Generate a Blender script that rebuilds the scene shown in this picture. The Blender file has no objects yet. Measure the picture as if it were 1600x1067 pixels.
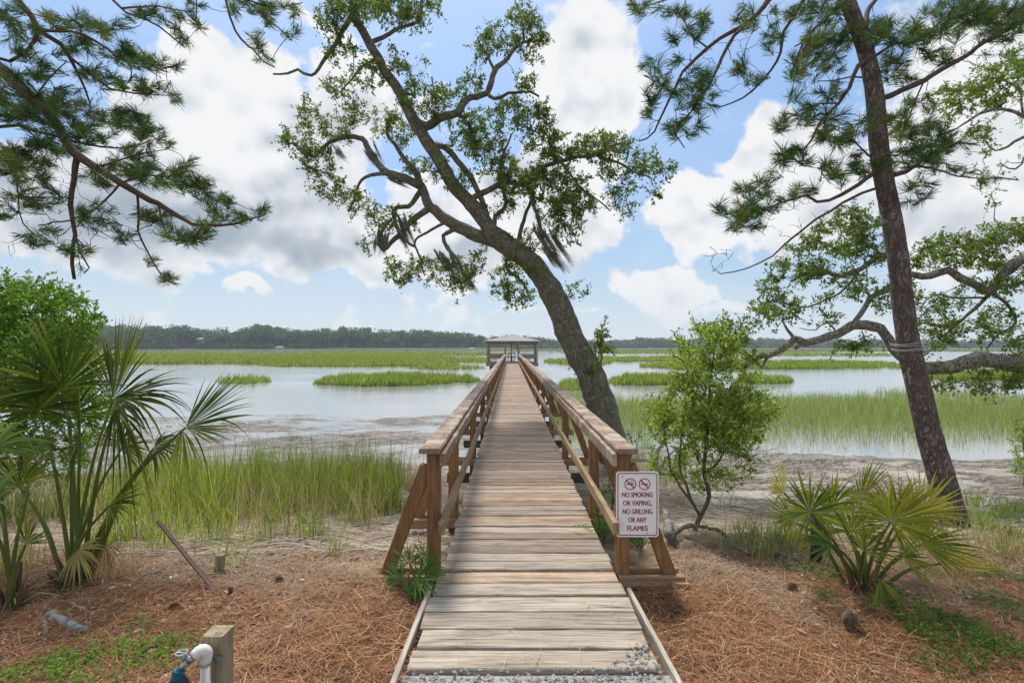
import bpy, math, random
import numpy as np
from mathutils import Vector, noise as mnoise
SC = bpy.context.scene
COL = SC.collection
R = np.random.default_rng(7)
F_PX, VX, VY, EYE = 755.0, 798.0, 542.0, 1.58      # focal length in photo pixels, vanishing point, eye height over deck
WATER = -1.12

# ------------------------------------------------------------------ camera
cam_d = bpy.data.cameras.new('camera')
cam = bpy.data.objects.new('camera', cam_d); COL.objects.link(cam); SC.camera = cam
cam.location = (0, 0, EYE); cam.rotation_euler = (math.pi/2, 0, 0)
cam_d.sensor_width = 36; cam_d.lens = F_PX/1600*36
cam_d.shift_x = (800-VX)/1600; cam_d.shift_y = (VY-533.5)/1600
cam_d.clip_start = 0.05; cam_d.clip_end = 8000
# ------------------------------------------------------------------ sun and exposure
SUN_EL, SUN_AZ = math.radians(60), math.radians(344)  # azimuth clockwise from +Y
sun_d = bpy.data.lights.new('sun', 'SUN'); sun = bpy.data.objects.new('sun', sun_d); COL.objects.link(sun)
sun_d.energy = 2.2; sun_d.angle = math.radians(12); sun_d.color = (1, .95, .87)
sd = Vector((math.sin(SUN_AZ)*math.cos(SUN_EL), math.cos(SUN_AZ)*math.cos(SUN_EL), math.sin(SUN_EL)))
sun.rotation_euler = sd.to_track_quat('Z', 'Y').to_euler()
SC.view_settings.view_transform = 'Standard'; SC.view_settings.look = 'None'
SC.view_settings.exposure = 0.95; SC.view_settings.gamma = 1
try:
    SC.cycles.max_bounces = 6; SC.cycles.diffuse_bounces = 3; SC.cycles.glossy_bounces = 2
    SC.cycles.transmission_bounces = 3; SC.cycles.volume_bounces = 0; SC.cycles.transparent_max_bounces = 4
except Exception: pass

# ------------------------------------------------------------------ node helpers
class NT:
    def __init__(s, nt): s.nt = nt; s.n = nt.nodes; s.l = nt.links
    def add(s, t, **kw):
        n = s.n.new(t)
        ins = kw.pop('i', {})
        for k, v in kw.items(): setattr(n, k, v)
        for k, v in ins.items():
            if hasattr(v, 'is_output') or isinstance(v, bpy.types.NodeSocket): s.l.new(v, n.inputs[k])
            else: n.inputs[k].default_value = v
        return n
    def math(s, op, a, b=0.0, c=None, clamp=False):
        i = {0: a, 1: b}
        if c is not None: i[2] = c
        return s.add('ShaderNodeMath', operation=op, use_clamp=clamp, i=i).outputs[0]
    def mix(s, f, a, b, blend='MIX'):
        n = s.add('ShaderNodeMix', data_type='RGBA', blend_type=blend)
        for k, v in ((0, f), (6, a), (7, b)):
            if isinstance(v, bpy.types.NodeSocket): s.l.new(v, n.inputs[k])
            else: n.inputs[k].default_value = v if k == 0 else (*v, 1) if len(v) == 3 else v
        return n.outputs[2]
    def noise(s, vec, scale, detail=4, rough=.55, dist=0, out=0):
        n = s.add('ShaderNodeTexNoise', i={'Scale': scale, 'Detail': detail, 'Roughness': rough, 'Distortion': dist})
        if vec is not None: s.l.new(vec, n.inputs['Vector'])
        return n.outputs[out]
    def ramp(s, f, stops, interp='LINEAR'):
        n = s.add('ShaderNodeValToRGB', i={0: f}); r = n.color_ramp; r.interpolation = interp
        while len(r.elements) < len(stops): r.elements.new(.5)
        for e, (p, c) in zip(r.elements, stops):
            e.position = p; e.color = (c, c, c, 1) if not hasattr(c, '__len__') else (*c, 1)
        return n.outputs[0]
    def mapv(s, vec, scale=(1, 1, 1), loc=(0, 0, 0), rot=(0, 0, 0)):
        return s.add('ShaderNodeMapping', i={0: vec, 1: loc, 2: rot, 3: scale}).outputs[0]

# ------------------------------------------------------------------ world: physical sky with cumulus at infinity
world = bpy.data.worlds.new('World'); SC.world = world; world.use_nodes = True
world.node_tree.nodes.clear()
w = NT(world.node_tree)
sky = w.add('ShaderNodeTexSky', sky_type='NISHITA', sun_disc=False, sun_elevation=SUN_EL, sun_rotation=SUN_AZ,
            air_density=1.0, dust_density=.6, ozone_density=1.6, altitude=0)
bg = w.add('ShaderNodeBackground', i={0: sky.outputs[0], 1: .12})
tc = w.add('ShaderNodeTexCoord').outputs['Generated']
sep = w.add('ShaderNodeSeparateXYZ', i={0: tc}).outputs
az = w.math('ARCTAN2', sep[0], sep[1]); el = w.math('ARCSINE', sep[2])
warpn = w.add('ShaderNodeTexNoise', i={'Vector': tc, 'Scale': 4.0, 'Detail': 4, 'Roughness': .55})
ae = w.add('ShaderNodeCombineXYZ', i={0: az, 1: el, 2: 0.0}).outputs[0]
wv = w.add('ShaderNodeVectorMath', operation='SUBTRACT', i={0: warpn.outputs['Color'], 1: (.5, .5, .5)}).outputs[0]
wv = w.add('ShaderNodeVectorMath', operation='MULTIPLY', i={0: wv, 1: (.34, .26, 0)}).outputs[0]
aew = w.add('ShaderNodeVectorMath', operation='ADD', i={0: ae, 1: wv}).outputs[0]
def px2ae(px, py):
    x, z = (px-VX)/F_PX, (VY-py)/F_PX
    return math.atan2(x, 1), math.asin(z/math.sqrt(x*x+1+z*z))
CLOUDS = [  # px, py, rx, ry, weight, grey
    (330, 170, 150, 110, 1, .0), (240, 330, 300, 110, 1, .75), (480, 280, 140, 150, 1, .35), (560, 180, 110, 90, .9, .1), (470, 380, 170, 60, .9, .7),
    (40, 300, 160, 120, .9, .5), (280, 90, 110, 50, .8, 0),
    (905, 120, 95, 130, 1.1, 0), (960, 130, 70, 70, 1, 0), (860, 340, 110, 110, .95, .15), (920, 230, 90, 80, .9, .1), (760, 390, 110, 50, .7, .3), (690, 330, 110, 70, .7, .3),
    (1100, 310, 95, 75, .95, .05), (1210, 240, 85, 75, 1, 0), (1290, 320, 130, 100, .9, .2), (1040, 445, 85, 48, 1, .1),
    (1480, 220, 190, 200, .85, .15), (1560, 360, 170, 100, .9, .2), (1180, 470, 70, 14, .55, 0),
    (475, 425, 70, 28, .75, .1), (395, 462, 52, 16, .75, .05), (205, 486, 42, 12, .6, 0), (310, 412, 55, 14, .6, .2), (255, 505, 40, 8, .55, 0), (560, 505, 22, 9, .5, 0),
    (1330, 500, 130, 12, .5, 0), (1150, 150, 40, 20, .3, 0), (500, 40, 120, 30, .38, .1), (880, 500, 120, 10, .42, 0)]
mask = None; grey = None
for cx, cy, rx, ry, wt, gr in CLOUDS:
    a0, e0 = px2ae(cx, cy); a1, _ = px2ae(cx+rx, cy); _, e1 = px2ae(cx, cy-ry)
    d = w.add('ShaderNodeVectorMath', operation='SUBTRACT', i={0: aew, 1: (a0, e0, 0)}).outputs[0]
    d = w.add('ShaderNodeVectorMath', operation='MULTIPLY', i={0: d, 1: (1/abs(a1-a0), 1/abs(e1-e0), 0)}).outputs[0]
    ln = w.add('ShaderNodeVectorMath', operation='LENGTH', i={0: d}).outputs['Value']
    m = w.math('MULTIPLY_ADD', ln, -wt, 1.25*wt)
    mask = m if mask is None else w.math('MAXIMUM', mask, m)
    if gr > 0:
        g = w.math('MULTIPLY', w.math('SUBTRACT', 1.3, ln, clamp=True), gr)
        grey = g if grey is None else w.math('MAXIMUM', grey, g)
# anywhere outside the photographed part: a broken cumulus field
fld = w.noise(w.mapv(tc, (1, 1, 1.8)), 2.6, 5, .55)
off = w.math('GREATER_THAN', w.math('ABSOLUTE', az), .95)
hi = w.math('GREATER_THAN', el, .66)
outside = w.math('MAXIMUM', off, hi)
fldm = w.math('MULTIPLY', w.math('MULTIPLY_ADD', fld, 5.0, -2.2), outside)
mask = w.math('MAXIMUM', mask, fldm)
n1 = w.noise(tc, 6.5, 10, .63)
r1 = w.noise(tc, 7, 3, .5)
r1b = w.noise(w.mapv(tc, loc=(.0, .0, .035)), 7, 3, .5)
dens = w.math('ADD', mask, w.math('MULTIPLY_ADD', n1, 2.1, -1.0))
cover = w.add('ShaderNodeMapRange', interpolation_type='SMOOTHSTEP', i={0: dens, 1: .20, 2: .44, 3: 0, 4: 1}).outputs[0]
relief = w.math('MULTIPLY_ADD', w.math('SUBTRACT', r1, r1b), 1.8, .0)
thick = w.add('ShaderNodeMapRange', i={0: dens, 1: .5, 2: 1.5, 3: 0, 4: 1}).outputs[0]
bright = w.math('ADD', w.math('MULTIPLY_ADD', thick, -.15, 1.0), relief)
bright = w.math('SUBTRACT', bright, w.math('MULTIPLY', grey, .60))
bright = w.math('MINIMUM', w.math('MAXIMUM', bright, .38), .98)
ccol = w.ramp(bright, [(0.3, (.36, .42, .50)), (.6, (.58, .63, .70)), (.8, (.84, .87, .90)), (.97, (1, 1, 1))])
bgc = w.add('ShaderNodeBackground', i={0: ccol, 1: .485})
# thin veil towards the horizon
veil = w.ramp(el, [(0.0, .97), (.12, .88), (.30, .66), (.62, .42)])
vcol = w.ramp(el, [(0.0, (.39, .43, .465)), (.05, (.32, .375, .425)), (.16, (.20, .28, .37)), (.35, (.125, .205, .33))])
bgv = w.add('ShaderNodeBackground', i={0: vcol, 1: 1.0})
low = w.add('ShaderNodeMixShader', i={0: veil, 1: bg.outputs[0], 2: bgv.outputs[0]})
lowc = w.add('ShaderNodeMapRange', interpolation_type='SMOOTHSTEP', i={0: el, 1: .0, 2: .16, 3: .45, 4: .96}).outputs[0]
wisp = w.math('MULTIPLY', w.ramp(w.noise(w.mapv(tc, (1, 1, 3.2)), 2.2, 6, .6, .6), [(.45, 0.), (.78, 1.)]), .28)
cover = w.math('MAXIMUM', cover, wisp)
ms = w.add('ShaderNodeMixShader', i={0: w.math('MULTIPLY', cover, lowc), 1: low.outputs[0], 2: bgc.outputs[0]})
w.add('ShaderNodeOutputWorld', i={0: ms.outputs[0]})

# ------------------------------------------------------------------ object helpers
def tag(o, label=None, cat=None, group=None, kind=None):
    if label: o['label'] = label
    if cat: o['category'] = cat
    if group: o['group'] = group
    if kind: o['kind'] = kind
    return o
def empty(name, loc=(0, 0, 0), label=None, cat=None, group=None):
    o = bpy.data.objects.new(name, None); COL.objects.link(o); o.location = loc; o.empty_display_size = .1
    return tag(o, label, cat, group)
def link(name, me, mat, parent=None):
    o = bpy.data.objects.new(name, me); COL.objects.link(o)
    if mat: me.materials.append(mat)
    if parent is not None:
        o.parent = parent; q = parent; t = Vector((0, 0, 0))
        while q is not None: t += q.location; q = q.parent
        o.location = -t
    return o
def np_mesh(name, V, faces, mat, parent=None, col=None, rnd=None, smooth=False, label=None, cat=None, group=None, kind=None):
    """faces: list of int arrays (n,k)."""
    me = bpy.data.meshes.new(name)
    V = np.asarray(V, np.float32).reshape(-1, 3)
    faces = [np.asarray(f, np.int32) for f in faces if len(f)]
    me.vertices.add(len(V)); me.vertices.foreach_set('co', V.ravel())
    loops = np.concatenate([f.ravel() for f in faces]); sizes = np.concatenate([np.full(len(f), f.shape[1], np.int32) for f in faces])
    me.loops.add(len(loops)); me.loops.foreach_set('vertex_index', loops)
    me.polygons.add(len(sizes)); me.polygons.foreach_set('loop_start', np.concatenate([[0], np.cumsum(sizes)[:-1]]).astype(np.int32))
    me.polygons.foreach_set('use_smooth', np.full(len(sizes), smooth))
    me.update(calc_edges=True)
    if col is not None:
        c = np.ones((len(V), 4), np.float32); c[:, :3] = col
        me.attributes.new('col', 'FLOAT_COLOR', 'POINT').data.foreach_set('color', c.ravel())
    if rnd is not None:
        me.attributes.new('rnd', 'FLOAT', 'POINT').data.foreach_set('value', np.asarray(rnd, np.float32))
    o = link(name, me, mat, parent)
    return tag(o, label, cat, group, kind)
class MB:
    """collects arrays of geometry for one mesh"""
    def __init__(s): s.V = []; s.F = {}; s.C = []; s.Rn = []; s.n = 0
    def add(s, V, faces, col=(1, 1, 1), rnd=0.0):
        V = np.asarray(V, float).reshape(-1, 3)
        for f in faces:
            f = np.asarray(f, np.int64)
            if len(f): s.F.setdefault(f.shape[1], []).append(f+s.n)
        s.V.append(V); c = np.asarray(col, float)
        s.C.append(np.broadcast_to(c, (len(V), 3)) if c.ndim == 1 else c)
        s.Rn.append(np.broadcast_to(np.asarray(rnd, float), (len(V),)))
        s.n += len(V); return s
    def box(s, x0, x1, y0, y1, z0, z1, **k):
        V = [(x, y, z) for x in (x0, x1) for y in (y0, y1) for z in (z0, z1)]
        return s.add(V, [[(0, 1, 3, 2), (4, 6, 7, 5), (0, 4, 5, 1), (2, 3, 7, 6), (0, 2, 6, 4), (1, 5, 7, 3)]], **k)
    def beam(s, a, b, wx, wy, up=(0, 0, 1), ch=.006, **k):
        """chamfered bar from a to b, section wx (side) by wy (along up)"""
        a, b = np.array(a, float), np.array(b, float); t = b-a; L = np.linalg.norm(t); t /= L
        u = np.array(up, float); x = np.cross(t, u); x /= np.linalg.norm(x); u = np.cross(x, t)
        hx, hy = wx/2, wy/2
        pr = [(-hx+ch, -hy), (hx-ch, -hy), (hx, -hy+ch), (hx, hy-ch), (hx-ch, hy), (-hx+ch, hy), (-hx, hy-ch), (-hx, -hy+ch)]
        n = max(2, int(L/.25)+1); ss = np.linspace(0, 1, n)
        V = np.array([[a+t*L*q+x*p[0]+u*p[1] for p in pr] for q in ss]); V += R.normal(0, .0012, V.shape)
        idx = np.arange(n*8).reshape(n, 8); A = idx[:-1]; B = idx[1:]
        F = np.stack([A, np.roll(A, -1, 1), np.roll(B, -1, 1), B], -1).reshape(-1, 4)
        return s.add(V, [F, [idx[0][::-1], idx[-1]]], **k)
    def tube(s, P, rad, sides=10, caps=True, rough=0.0, seed=0, fr=3.0, **k):
        P = np.asarray(P, float); n = len(P); rad = np.broadcast_to(np.asarray(rad, float), (n,))
        T = np.gradient(P, axis=0); T /= np.linalg.norm(T, axis=1, keepdims=True)+1e-9
        ref = np.array([0, 0, 1.]) if abs(T[0][2]) < .9 else np.array([1., 0, 0])
        N = np.zeros_like(P); v = np.cross(T[0], ref); v /= np.linalg.norm(v)
        for i in range(n):
            v = v-T[i]*v.dot(T[i]); v /= np.linalg.norm(v)+1e-9; N[i] = v
        B = np.cross(T, N); a = np.linspace(0, 2*math.pi, sides, endpoint=False)
        D = N[:, None]*np.cos(a)[None, :, None]+B[:, None]*np.sin(a)[None, :, None]
        rr = np.repeat(rad[:, None], sides, 1)
        if rough:
            for i in range(n):
                for j in range(sides):
                    q = Vector(P[i]+D[i, j]*rad[i])
                    rr[i, j] *= 1+rough*(mnoise.noise(q*fr+Vector((seed, 0, 0)))+.5*mnoise.noise(q*fr*2.7))
        V = P[:, None]+D*rr[..., None]
        idx = np.arange(n*sides).reshape(n, sides); A = idx[:-1]; Bq = idx[1:]
        F = [np.stack([A, np.roll(A, -1, 1), np.roll(Bq, -1, 1), Bq], -1).reshape(-1, 4)]
        if caps: F.append(np.array([idx[0][::-1], idx[-1]]))
        return s.add(V, F, **k)
    def build(s, name, mat, parent=None, smooth=False, **k):
        F = [np.concatenate(f) for f in s.F.values()]
        return np_mesh(name, np.concatenate(s.V), F, mat, parent, col=np.concatenate(s.C), rnd=np.concatenate(s.Rn), smooth=smooth, **k)
def P3(px, py, d):
    return np.array([(px-VX)/F_PX*d, d, EYE-(py-VY)/F_PX*d])
def unit(v): v = np.asarray(v, float); return v/(np.linalg.norm(v, axis=-1, keepdims=True)+1e-9)
def catmull(P, step):
    P = np.asarray(P, float)
    if len(P) < 3:
        n = max(2, int(np.linalg.norm(P[-1]-P[0])/step)+1); return P[0]+(P[-1]-P[0])*np.linspace(0, 1, n)[:, None]
    Q = np.vstack([2*P[0]-P[1], P, 2*P[-1]-P[-2]]); out = []
    for i in range(1, len(Q)-2):
        L = np.linalg.norm(Q[i+1]-Q[i]); n = max(1, int(L/step)); t = (np.arange(n)/n)[:, None]
        p0, p1, p2, p3 = Q[i-1], Q[i], Q[i+1], Q[i+2]
        out.append(.5*((2*p1)+(p2-p0)*t+(2*p0-5*p1+4*p2-p3)*t**2+(3*p1-p0-3*p2+p3)*t**3))
    return np.vstack([np.vstack(out), P[-1:]])
def vnoise(x, y, seed=0):
    """smooth value noise, vectorised, about -1..1"""
    x = np.asarray(x, float)+seed*17.3; y = np.asarray(y, float)+seed*5.1
    xi, yi = np.floor(x), np.floor(y); fx, fy = x-xi, y-yi
    h = lambda a, b: np.modf(np.abs(np.sin(a*127.1+b*311.7+seed)*43758.5453))[0]
    u, v = fx*fx*(3-2*fx), fy*fy*(3-2*fy)
    return (h(xi, yi)*(1-u)*(1-v)+h(xi+1, yi)*u*(1-v)+h(xi, yi+1)*(1-u)*v+h(xi+1, yi+1)*u*v)*2-1
def fbm(x, y, seed=0, o=4):
    s = 0; a = 1
    for i in range(o): s = s+a*vnoise(x*2**i, y*2**i, seed+i); a *= .5
    return s/1.8
def ground(x, y):
    x = np.asarray(x, float); y = np.asarray(y, float)
    yl = np.array([-400, 0, 2.5, 3.6, 4.6, 6, 7.5, 9.5, 11.5, 14, 20, 60, 420, 470, 520, 1500])
    zl = np.array([.1, 0, -.06, -.10, -.22, -.5, -.74, -1.0, -1.30, -1.4, -1.5, -1.8, -1.8, -1.0, .5, 3.0])
    zr = np.array([.1, 0, -.06, -.10, -.22, -.62, -.80, -.98, -1.10, -1.22, -1.4, -1.8, -1.8, -1.8, -1.8, 3.0])
    t = np.clip((x+.3)/1.5, 0, 1)
    z = np.interp(y, yl, zl)*(1-t)+np.interp(y, yl, zr)*t
    z = z+.05*fbm(x*.9, y*.9, 3)*np.clip((y-1)/3, .3, 1)+.015*fbm(x*5, y*5, 9)
    under = np.exp(-((x-.12)/1.0)**4)*np.clip((4.2-y)/1., 0, 1)
    z = np.where(np.abs(x-.12) < .95, z-.07*under, z)
    return z
def fit(px, py, dz=0.0):
    """the ground point seen at a photo pixel"""
    d = np.geomspace(1.3, 60, 900); x = (px-VX)/F_PX*d; z = EYE-(py-VY)/F_PX*d
    k = np.argmax(z < np.maximum(ground(x, d), WATER)+dz)
    return np.array([x[k], d[k], z[k]])

# ------------------------------------------------------------------ materials
def new_mat(name):
    m = bpy.data.materials.new(name); m.use_nodes = True; m.node_tree.nodes.clear(); return m, NT(m.node_tree)
def attr(n, a='col'): return n.add('ShaderNodeAttribute', attribute_name=a)
def finish(n, col, rough=.8, bump=None, bstr=.4, bdist=.01, spec=.5, transl=0.0, metal=0.0, ior=1.45, tcol=None):
    p = n.add('ShaderNodeBsdfPrincipled', i={'Roughness': rough, 'Specular IOR Level': spec, 'Metallic': metal, 'IOR': ior})
    if isinstance(col, bpy.types.NodeSocket): n.l.new(col, p.inputs[0])
    else: p.inputs[0].default_value = (*col, 1)
    if bump is not None:
        b = n.add('ShaderNodeBump', i={'Height': bump, 'Strength': bstr, 'Distance': bdist}); n.l.new(b.outputs[0], p.inputs['Normal'])
    out = p.outputs[0]
    if transl:
        t = n.add('ShaderNodeBsdfTranslucent'); src = tcol or col
        if isinstance(src, bpy.types.NodeSocket): n.l.new(src, t.inputs[0])
        else: t.inputs[0].default_value = (*src, 1)
        out = n.add('ShaderNodeMixShader', i={0: transl, 1: out, 2: t.outputs[0]}).outputs[0]
    n.add('ShaderNodeOutputMaterial', i={0: out})
def leaf_mat(name, transl=.4, rough=.55, boost=(1.5, 1.6, .9), spec=.22):
    m, n = new_mat(name); c = attr(n).outputs['Color']
    tcv = n.mix(1.0, c, boost, 'MULTIPLY')
    finish(n, c, rough, transl=transl, tcol=tcv, spec=spec); return m
def wood_mat(name, c0, c1, axis='X', grain=1.0, rough=.8, crack=.5, moss=0.0, wear=None):
    """axis: direction of the grain in object space"""
    m, n = new_mat(name); oc = n.add('ShaderNodeTexCoord').outputs['Object']; rn = attr(n, 'rnd').outputs['Fac']
    offs = n.add('ShaderNodeCombineXYZ', i={0: n.math('MULTIPLY', rn, 37.), 1: n.math('MULTIPLY', rn, 11.), 2: n.math('MULTIPLY', rn, 23.)}).outputs[0]
    v = n.add('ShaderNodeVectorMath', operation='ADD', i={0: oc, 1: offs}).outputs[0]
    lo, hi = 1.6, 48*grain
    sc = {'X': (lo, hi, hi), 'Y': (hi, lo, hi), 'Z': (hi, hi, lo)}[axis]
    g1 = n.noise(n.mapv(v, sc), 1, 6, .65, 1.2)
    sc2 = {'X': (2.2, 16, 16), 'Y': (16, 2.2, 16), 'Z': (16, 16, 2.2)}[axis]
    g2 = n.noise(n.mapv(v, sc2), 1, 5, .6, 2.0)
    blot = n.noise(v, 5, 5, .6)
    base = n.mix(n.ramp(g1, [(.3, 0.), (.7, 1.)]), c0, c1)
    base = n.mix(n.math('MULTIPLY', n.ramp(g2, [(.35, 1.), (.5, 0.)]), .45), base, [c*.45 for c in c0])
    if wear is not None:
        base = n.mix(n.ramp(blot, [(.45, 0.), (.62, 1.)]), base, wear)
    if moss: base = n.mix(n.math('MULTIPLY', n.ramp(n.noise(v, 3.1, 4, .6), [(.5, 0.), (.68, 1.)]), moss), base, (.13, .15, .05))
    base = n.mix(1.0, base, attr(n).outputs['Color'], 'MULTIPLY')
    sc3 = {'X': (1.1, 75, 75), 'Y': (75, 1.1, 75), 'Z': (75, 75, 1.1)}[axis]
    ck = n.ramp(n.noise(n.mapv(v, sc3), 1, 3, .6, .8), [(.33, 1.), (.39, 0.)])
    base = n.mix(n.math('MULTIPLY', ck, crack), base, (.035, .028, .022))
    h = n.math('SUBTRACT', n.math('ADD', g1, n.math('MULTIPLY', g2, .7)), n.math('MULTIPLY', ck, .8))
    finish(n, base, rough, h, .55, .006, spec=.25); return m
def plain(name, col, rough=.6, metal=0., spec=.5, var=.25, scale=30, bstr=.15):
    m, n = new_mat(name); oc = n.add('ShaderNodeTexCoord').outputs['Object']; nz = n.noise(oc, scale, 5, .6)
    c = n.mix(n.ramp(nz, [(.3, 0.), (.7, 1.)]), [k*(1-var) for k in col], [min(1, k*(1+var*.6)) for k in col])
    finish(n, c, rough, nz, bstr, .004, spec=spec, metal=metal); return m
M = {}
M['deck'] = wood_mat('weathered_deck', (.23, .19, .155), (.60, .535, .465), 'X', crack=.75, moss=.25)
M['rail_y'] = wood_mat('rail_cap_wood', (.18, .11, .075), (.36, .26, .19), 'Y', crack=.6, wear=(.44, .38, .32))
M['mid_y'] = wood_mat('mid_rail_wood', (.25, .16, .085), (.46, .33, .21), 'Y', crack=.5, moss=.35)
M['post'] = wood_mat('stained_post_wood', (.17, .088, .036), (.32, .18, .078), 'Z', crack=.35)
M['out_x'] = wood_mat('outrigger_wood', (.26, .15, .08), (.42, .28, .17), 'X', crack=.35)
M['pile'] = wood_mat('pile_wood', (.07, .06, .045), (.16, .14, .11), 'Z')
M['grey_z'] = wood_mat('grey_post_wood', (.22, .18, .11), (.44, .37, .25), 'Z', crack=.5)
M['edge'] = wood_mat('edging_wood', (.36, .31, .24), (.62, .56, .46), 'Y', crack=.4)
M['gaz'] = wood_mat('pavilion_wood', (.20, .13, .085), (.36, .27, .19), 'X', crack=.2)
M['gazl'] = wood_mat('pavilion_post_wood', (.28, .22, .15), (.45, .38, .28), 'Z', crack=.2)
M['leaf'] = leaf_mat('oak_leaves', .42)
M['shrubleaf'] = leaf_mat('shrub_leaves', .45)
M['needle'] = leaf_mat('pine_needles', .25, .6, spec=.12)
M['palm'] = leaf_mat('palmetto_blades', .38, .5, (1.5, 1.45, .6), spec=.14)
M['grass'] = leaf_mat('marsh_grass_blades', .4, .6)
M['straw'] = leaf_mat('dry_straw', .15, .7, (1, 1, 1))
M['moss'] = leaf_mat('hanging_moss', .3, .9, (1, 1, 1))
M['farleaf'] = leaf_mat('far_tree_leaves', .2, .8, (1, 1, 1))
M['twig'] = plain('twig_bark', (.13, .105, .08), .9, var=.4)
M['drift'] = wood_mat('driftwood', (.16, .14, .12), (.46, .42, .38), 'X', crack=.5)
M['black'] = plain('black_metal', (.015, .015, .017), .4)
M['rust'] = plain('rusty_steel', (.13, .075, .05), .75, var=.5, scale=60)
M['pvc'] = plain('white_pvc', (.72, .70, .64), .35, var=.08)
M['grip'] = plain('zinc_clamp', (.30, .36, .34), .4, metal=.7)
M['brass'] = plain('chromed_brass', (.38, .40, .42), .35, metal=.8, scale=80)
M['teal'] = plain('teal_plastic', (.0, .13, .17), .35, scale=12)
M['dkteal'] = plain('dark_plastic', (.01, .03, .045), .3)
M['green'] = plain('dark_green_plastic', (.01, .035, .03), .5)
M['rope'] = plain('pale_rope', (.50, .49, .46), .9, var=.4, scale=200)
M['mottled'] = plain('mottled_bark', (.27, .25, .22), .9, var=.9, scale=22, bstr=1.)
M['white'] = plain('white_paint', (.72, .72, .70), .6, var=.06)
M['roofm'] = plain('grey_shingles', (.28, .28, .28), .85, var=.25, scale=8)
M['stone'] = plain('gravel_stone', (.36, .35, .33), .9, var=.4, scale=90)
M['cone'] = plain('pine_cone_scales', (.24, .16, .11), .85, var=.35, scale=90)
M['lichen'] = plain('pale_signplate', (.88, .87, .86), .35, var=.05, scale=14, bstr=0)
M['red'] = plain('dark_red_paint', (.30, .008, .02), .4, var=.1, bstr=0)
def bark(name, dark, light, patch, vs, vstretch, pscale, pamt, edge=(.02, .16), bdist=.03, furrow=0.0):
    m, n = new_mat(name); oc = n.add('ShaderNodeTexCoord').outputs['Object']
    wv = n.add('ShaderNodeVectorMath', operation='MULTIPLY', i={0: n.noise(oc, 6, 4, .6, out=1), 1: (.16, .16, .30)}).outputs[0]
    v = n.add('ShaderNodeVectorMath', operation='ADD', i={0: oc, 1: wv}).outputs[0]
    vo = n.add('ShaderNodeTexVoronoi', feature='DISTANCE_TO_EDGE', i={'Vector': n.mapv(v, (1, 1, vstretch)), 'Scale': vs}).outputs['Distance']
    vc = n.add('ShaderNodeTexVoronoi', i={'Vector': n.mapv(v, (1, 1, vstretch)), 'Scale': vs}).outputs['Color']
    cr = n.ramp(vo, [(edge[0], 0.), (edge[1], 1.)])
    if furrow:
        fu = n.ramp(n.noise(n.mapv(v, (1, 1, .22)), 34, 5, .6, 1.4), [(.40, 0.), (.56, 1.)])
        cr = n.math('MULTIPLY', n.math('MAXIMUM', cr, n.ramp(n.noise(oc, 9, 3, .5), [(.45, 0.), (.6, .85)])), n.math('MULTIPLY_ADD', fu, furrow, 1-furrow))
    fn = n.noise(n.mapv(oc, (1, 1, .5)), 45, 6, .7)
    c = n.mix(n.ramp(fn, [(.3, 0.), (.7, 1.)]), [k*.65 for k in light], light)
    c = n.mix(.10, c, vc, 'SOFT_LIGHT')
    c = n.mix(n.math('MULTIPLY', n.ramp(n.noise(oc, pscale, 6, .65), [(.47, 0.), (.62, 1.)]), pamt), c, patch)
    c = n.mix(cr, dark, c)
    h = n.math('ADD', cr, n.math('MULTIPLY', fn, .45))
    finish(n, c, .92, h, 1.0, bdist, spec=.1); return m
M['pinebark'] = bark('pine_bark', (.10, .075, .062), (.38, .32, .28), (.44, .41, .38), 19, .30, 5, .6, (.0, .20), bdist=.022, furrow=.75)
M['pinelimb'] = plain('pine_limb_bark', (.12, .082, .062), .9, var=.5, scale=40, bstr=.6)
M['oakbark'] = bark('oak_bark', (.11, .095, .075), (.46, .42, .34), (.40, .42, .20), 30, .45, 4.0, .65, (.0, .14), bdist=.025, furrow=.6)
M['oakbark2'] = bark('lichened_bark', (.07, .06, .05), (.36, .33, .28), (.40, .43, .30), 24, .7, 7.0, .6, (.0, .10), bdist=.015)
def ground_mat():
    m, n = new_mat('ground_litter'); oc = n.add('ShaderNodeTexCoord').outputs['Object']; c = attr(n).outputs['Color']
    a = n.noise(oc, 14, 8, .7); b = n.noise(oc, 95, 5, .7); s = n.noise(n.mapv(oc, (3, 26, 26)), 3, 4, .7, 2.)
    f = n.ramp(n.math('ADD', n.math('MULTIPLY', a, .5), n.math('MULTIPLY', b, .5)), [(.37, .22), (.50, .95), (.66, 1.35)])
    c2 = n.mix(1., c, f, 'MULTIPLY')
    c2 = n.mix(n.math('MULTIPLY', n.ramp(s, [(.3, 1.), (.42, 0.)]), .5), c2, (.05, .035, .025))
    rg = n.add('ShaderNodeMapRange', i={0: n.add('ShaderNodeSeparateXYZ', i={0: oc}).outputs[2], 1: WATER, 2: WATER+.10, 3: .25, 4: .95}).outputs[0]
    finish(n, c2, rg, n.math('ADD', a, b), .8, .02, spec=.3); return m
M['ground'] = ground_mat()
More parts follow.
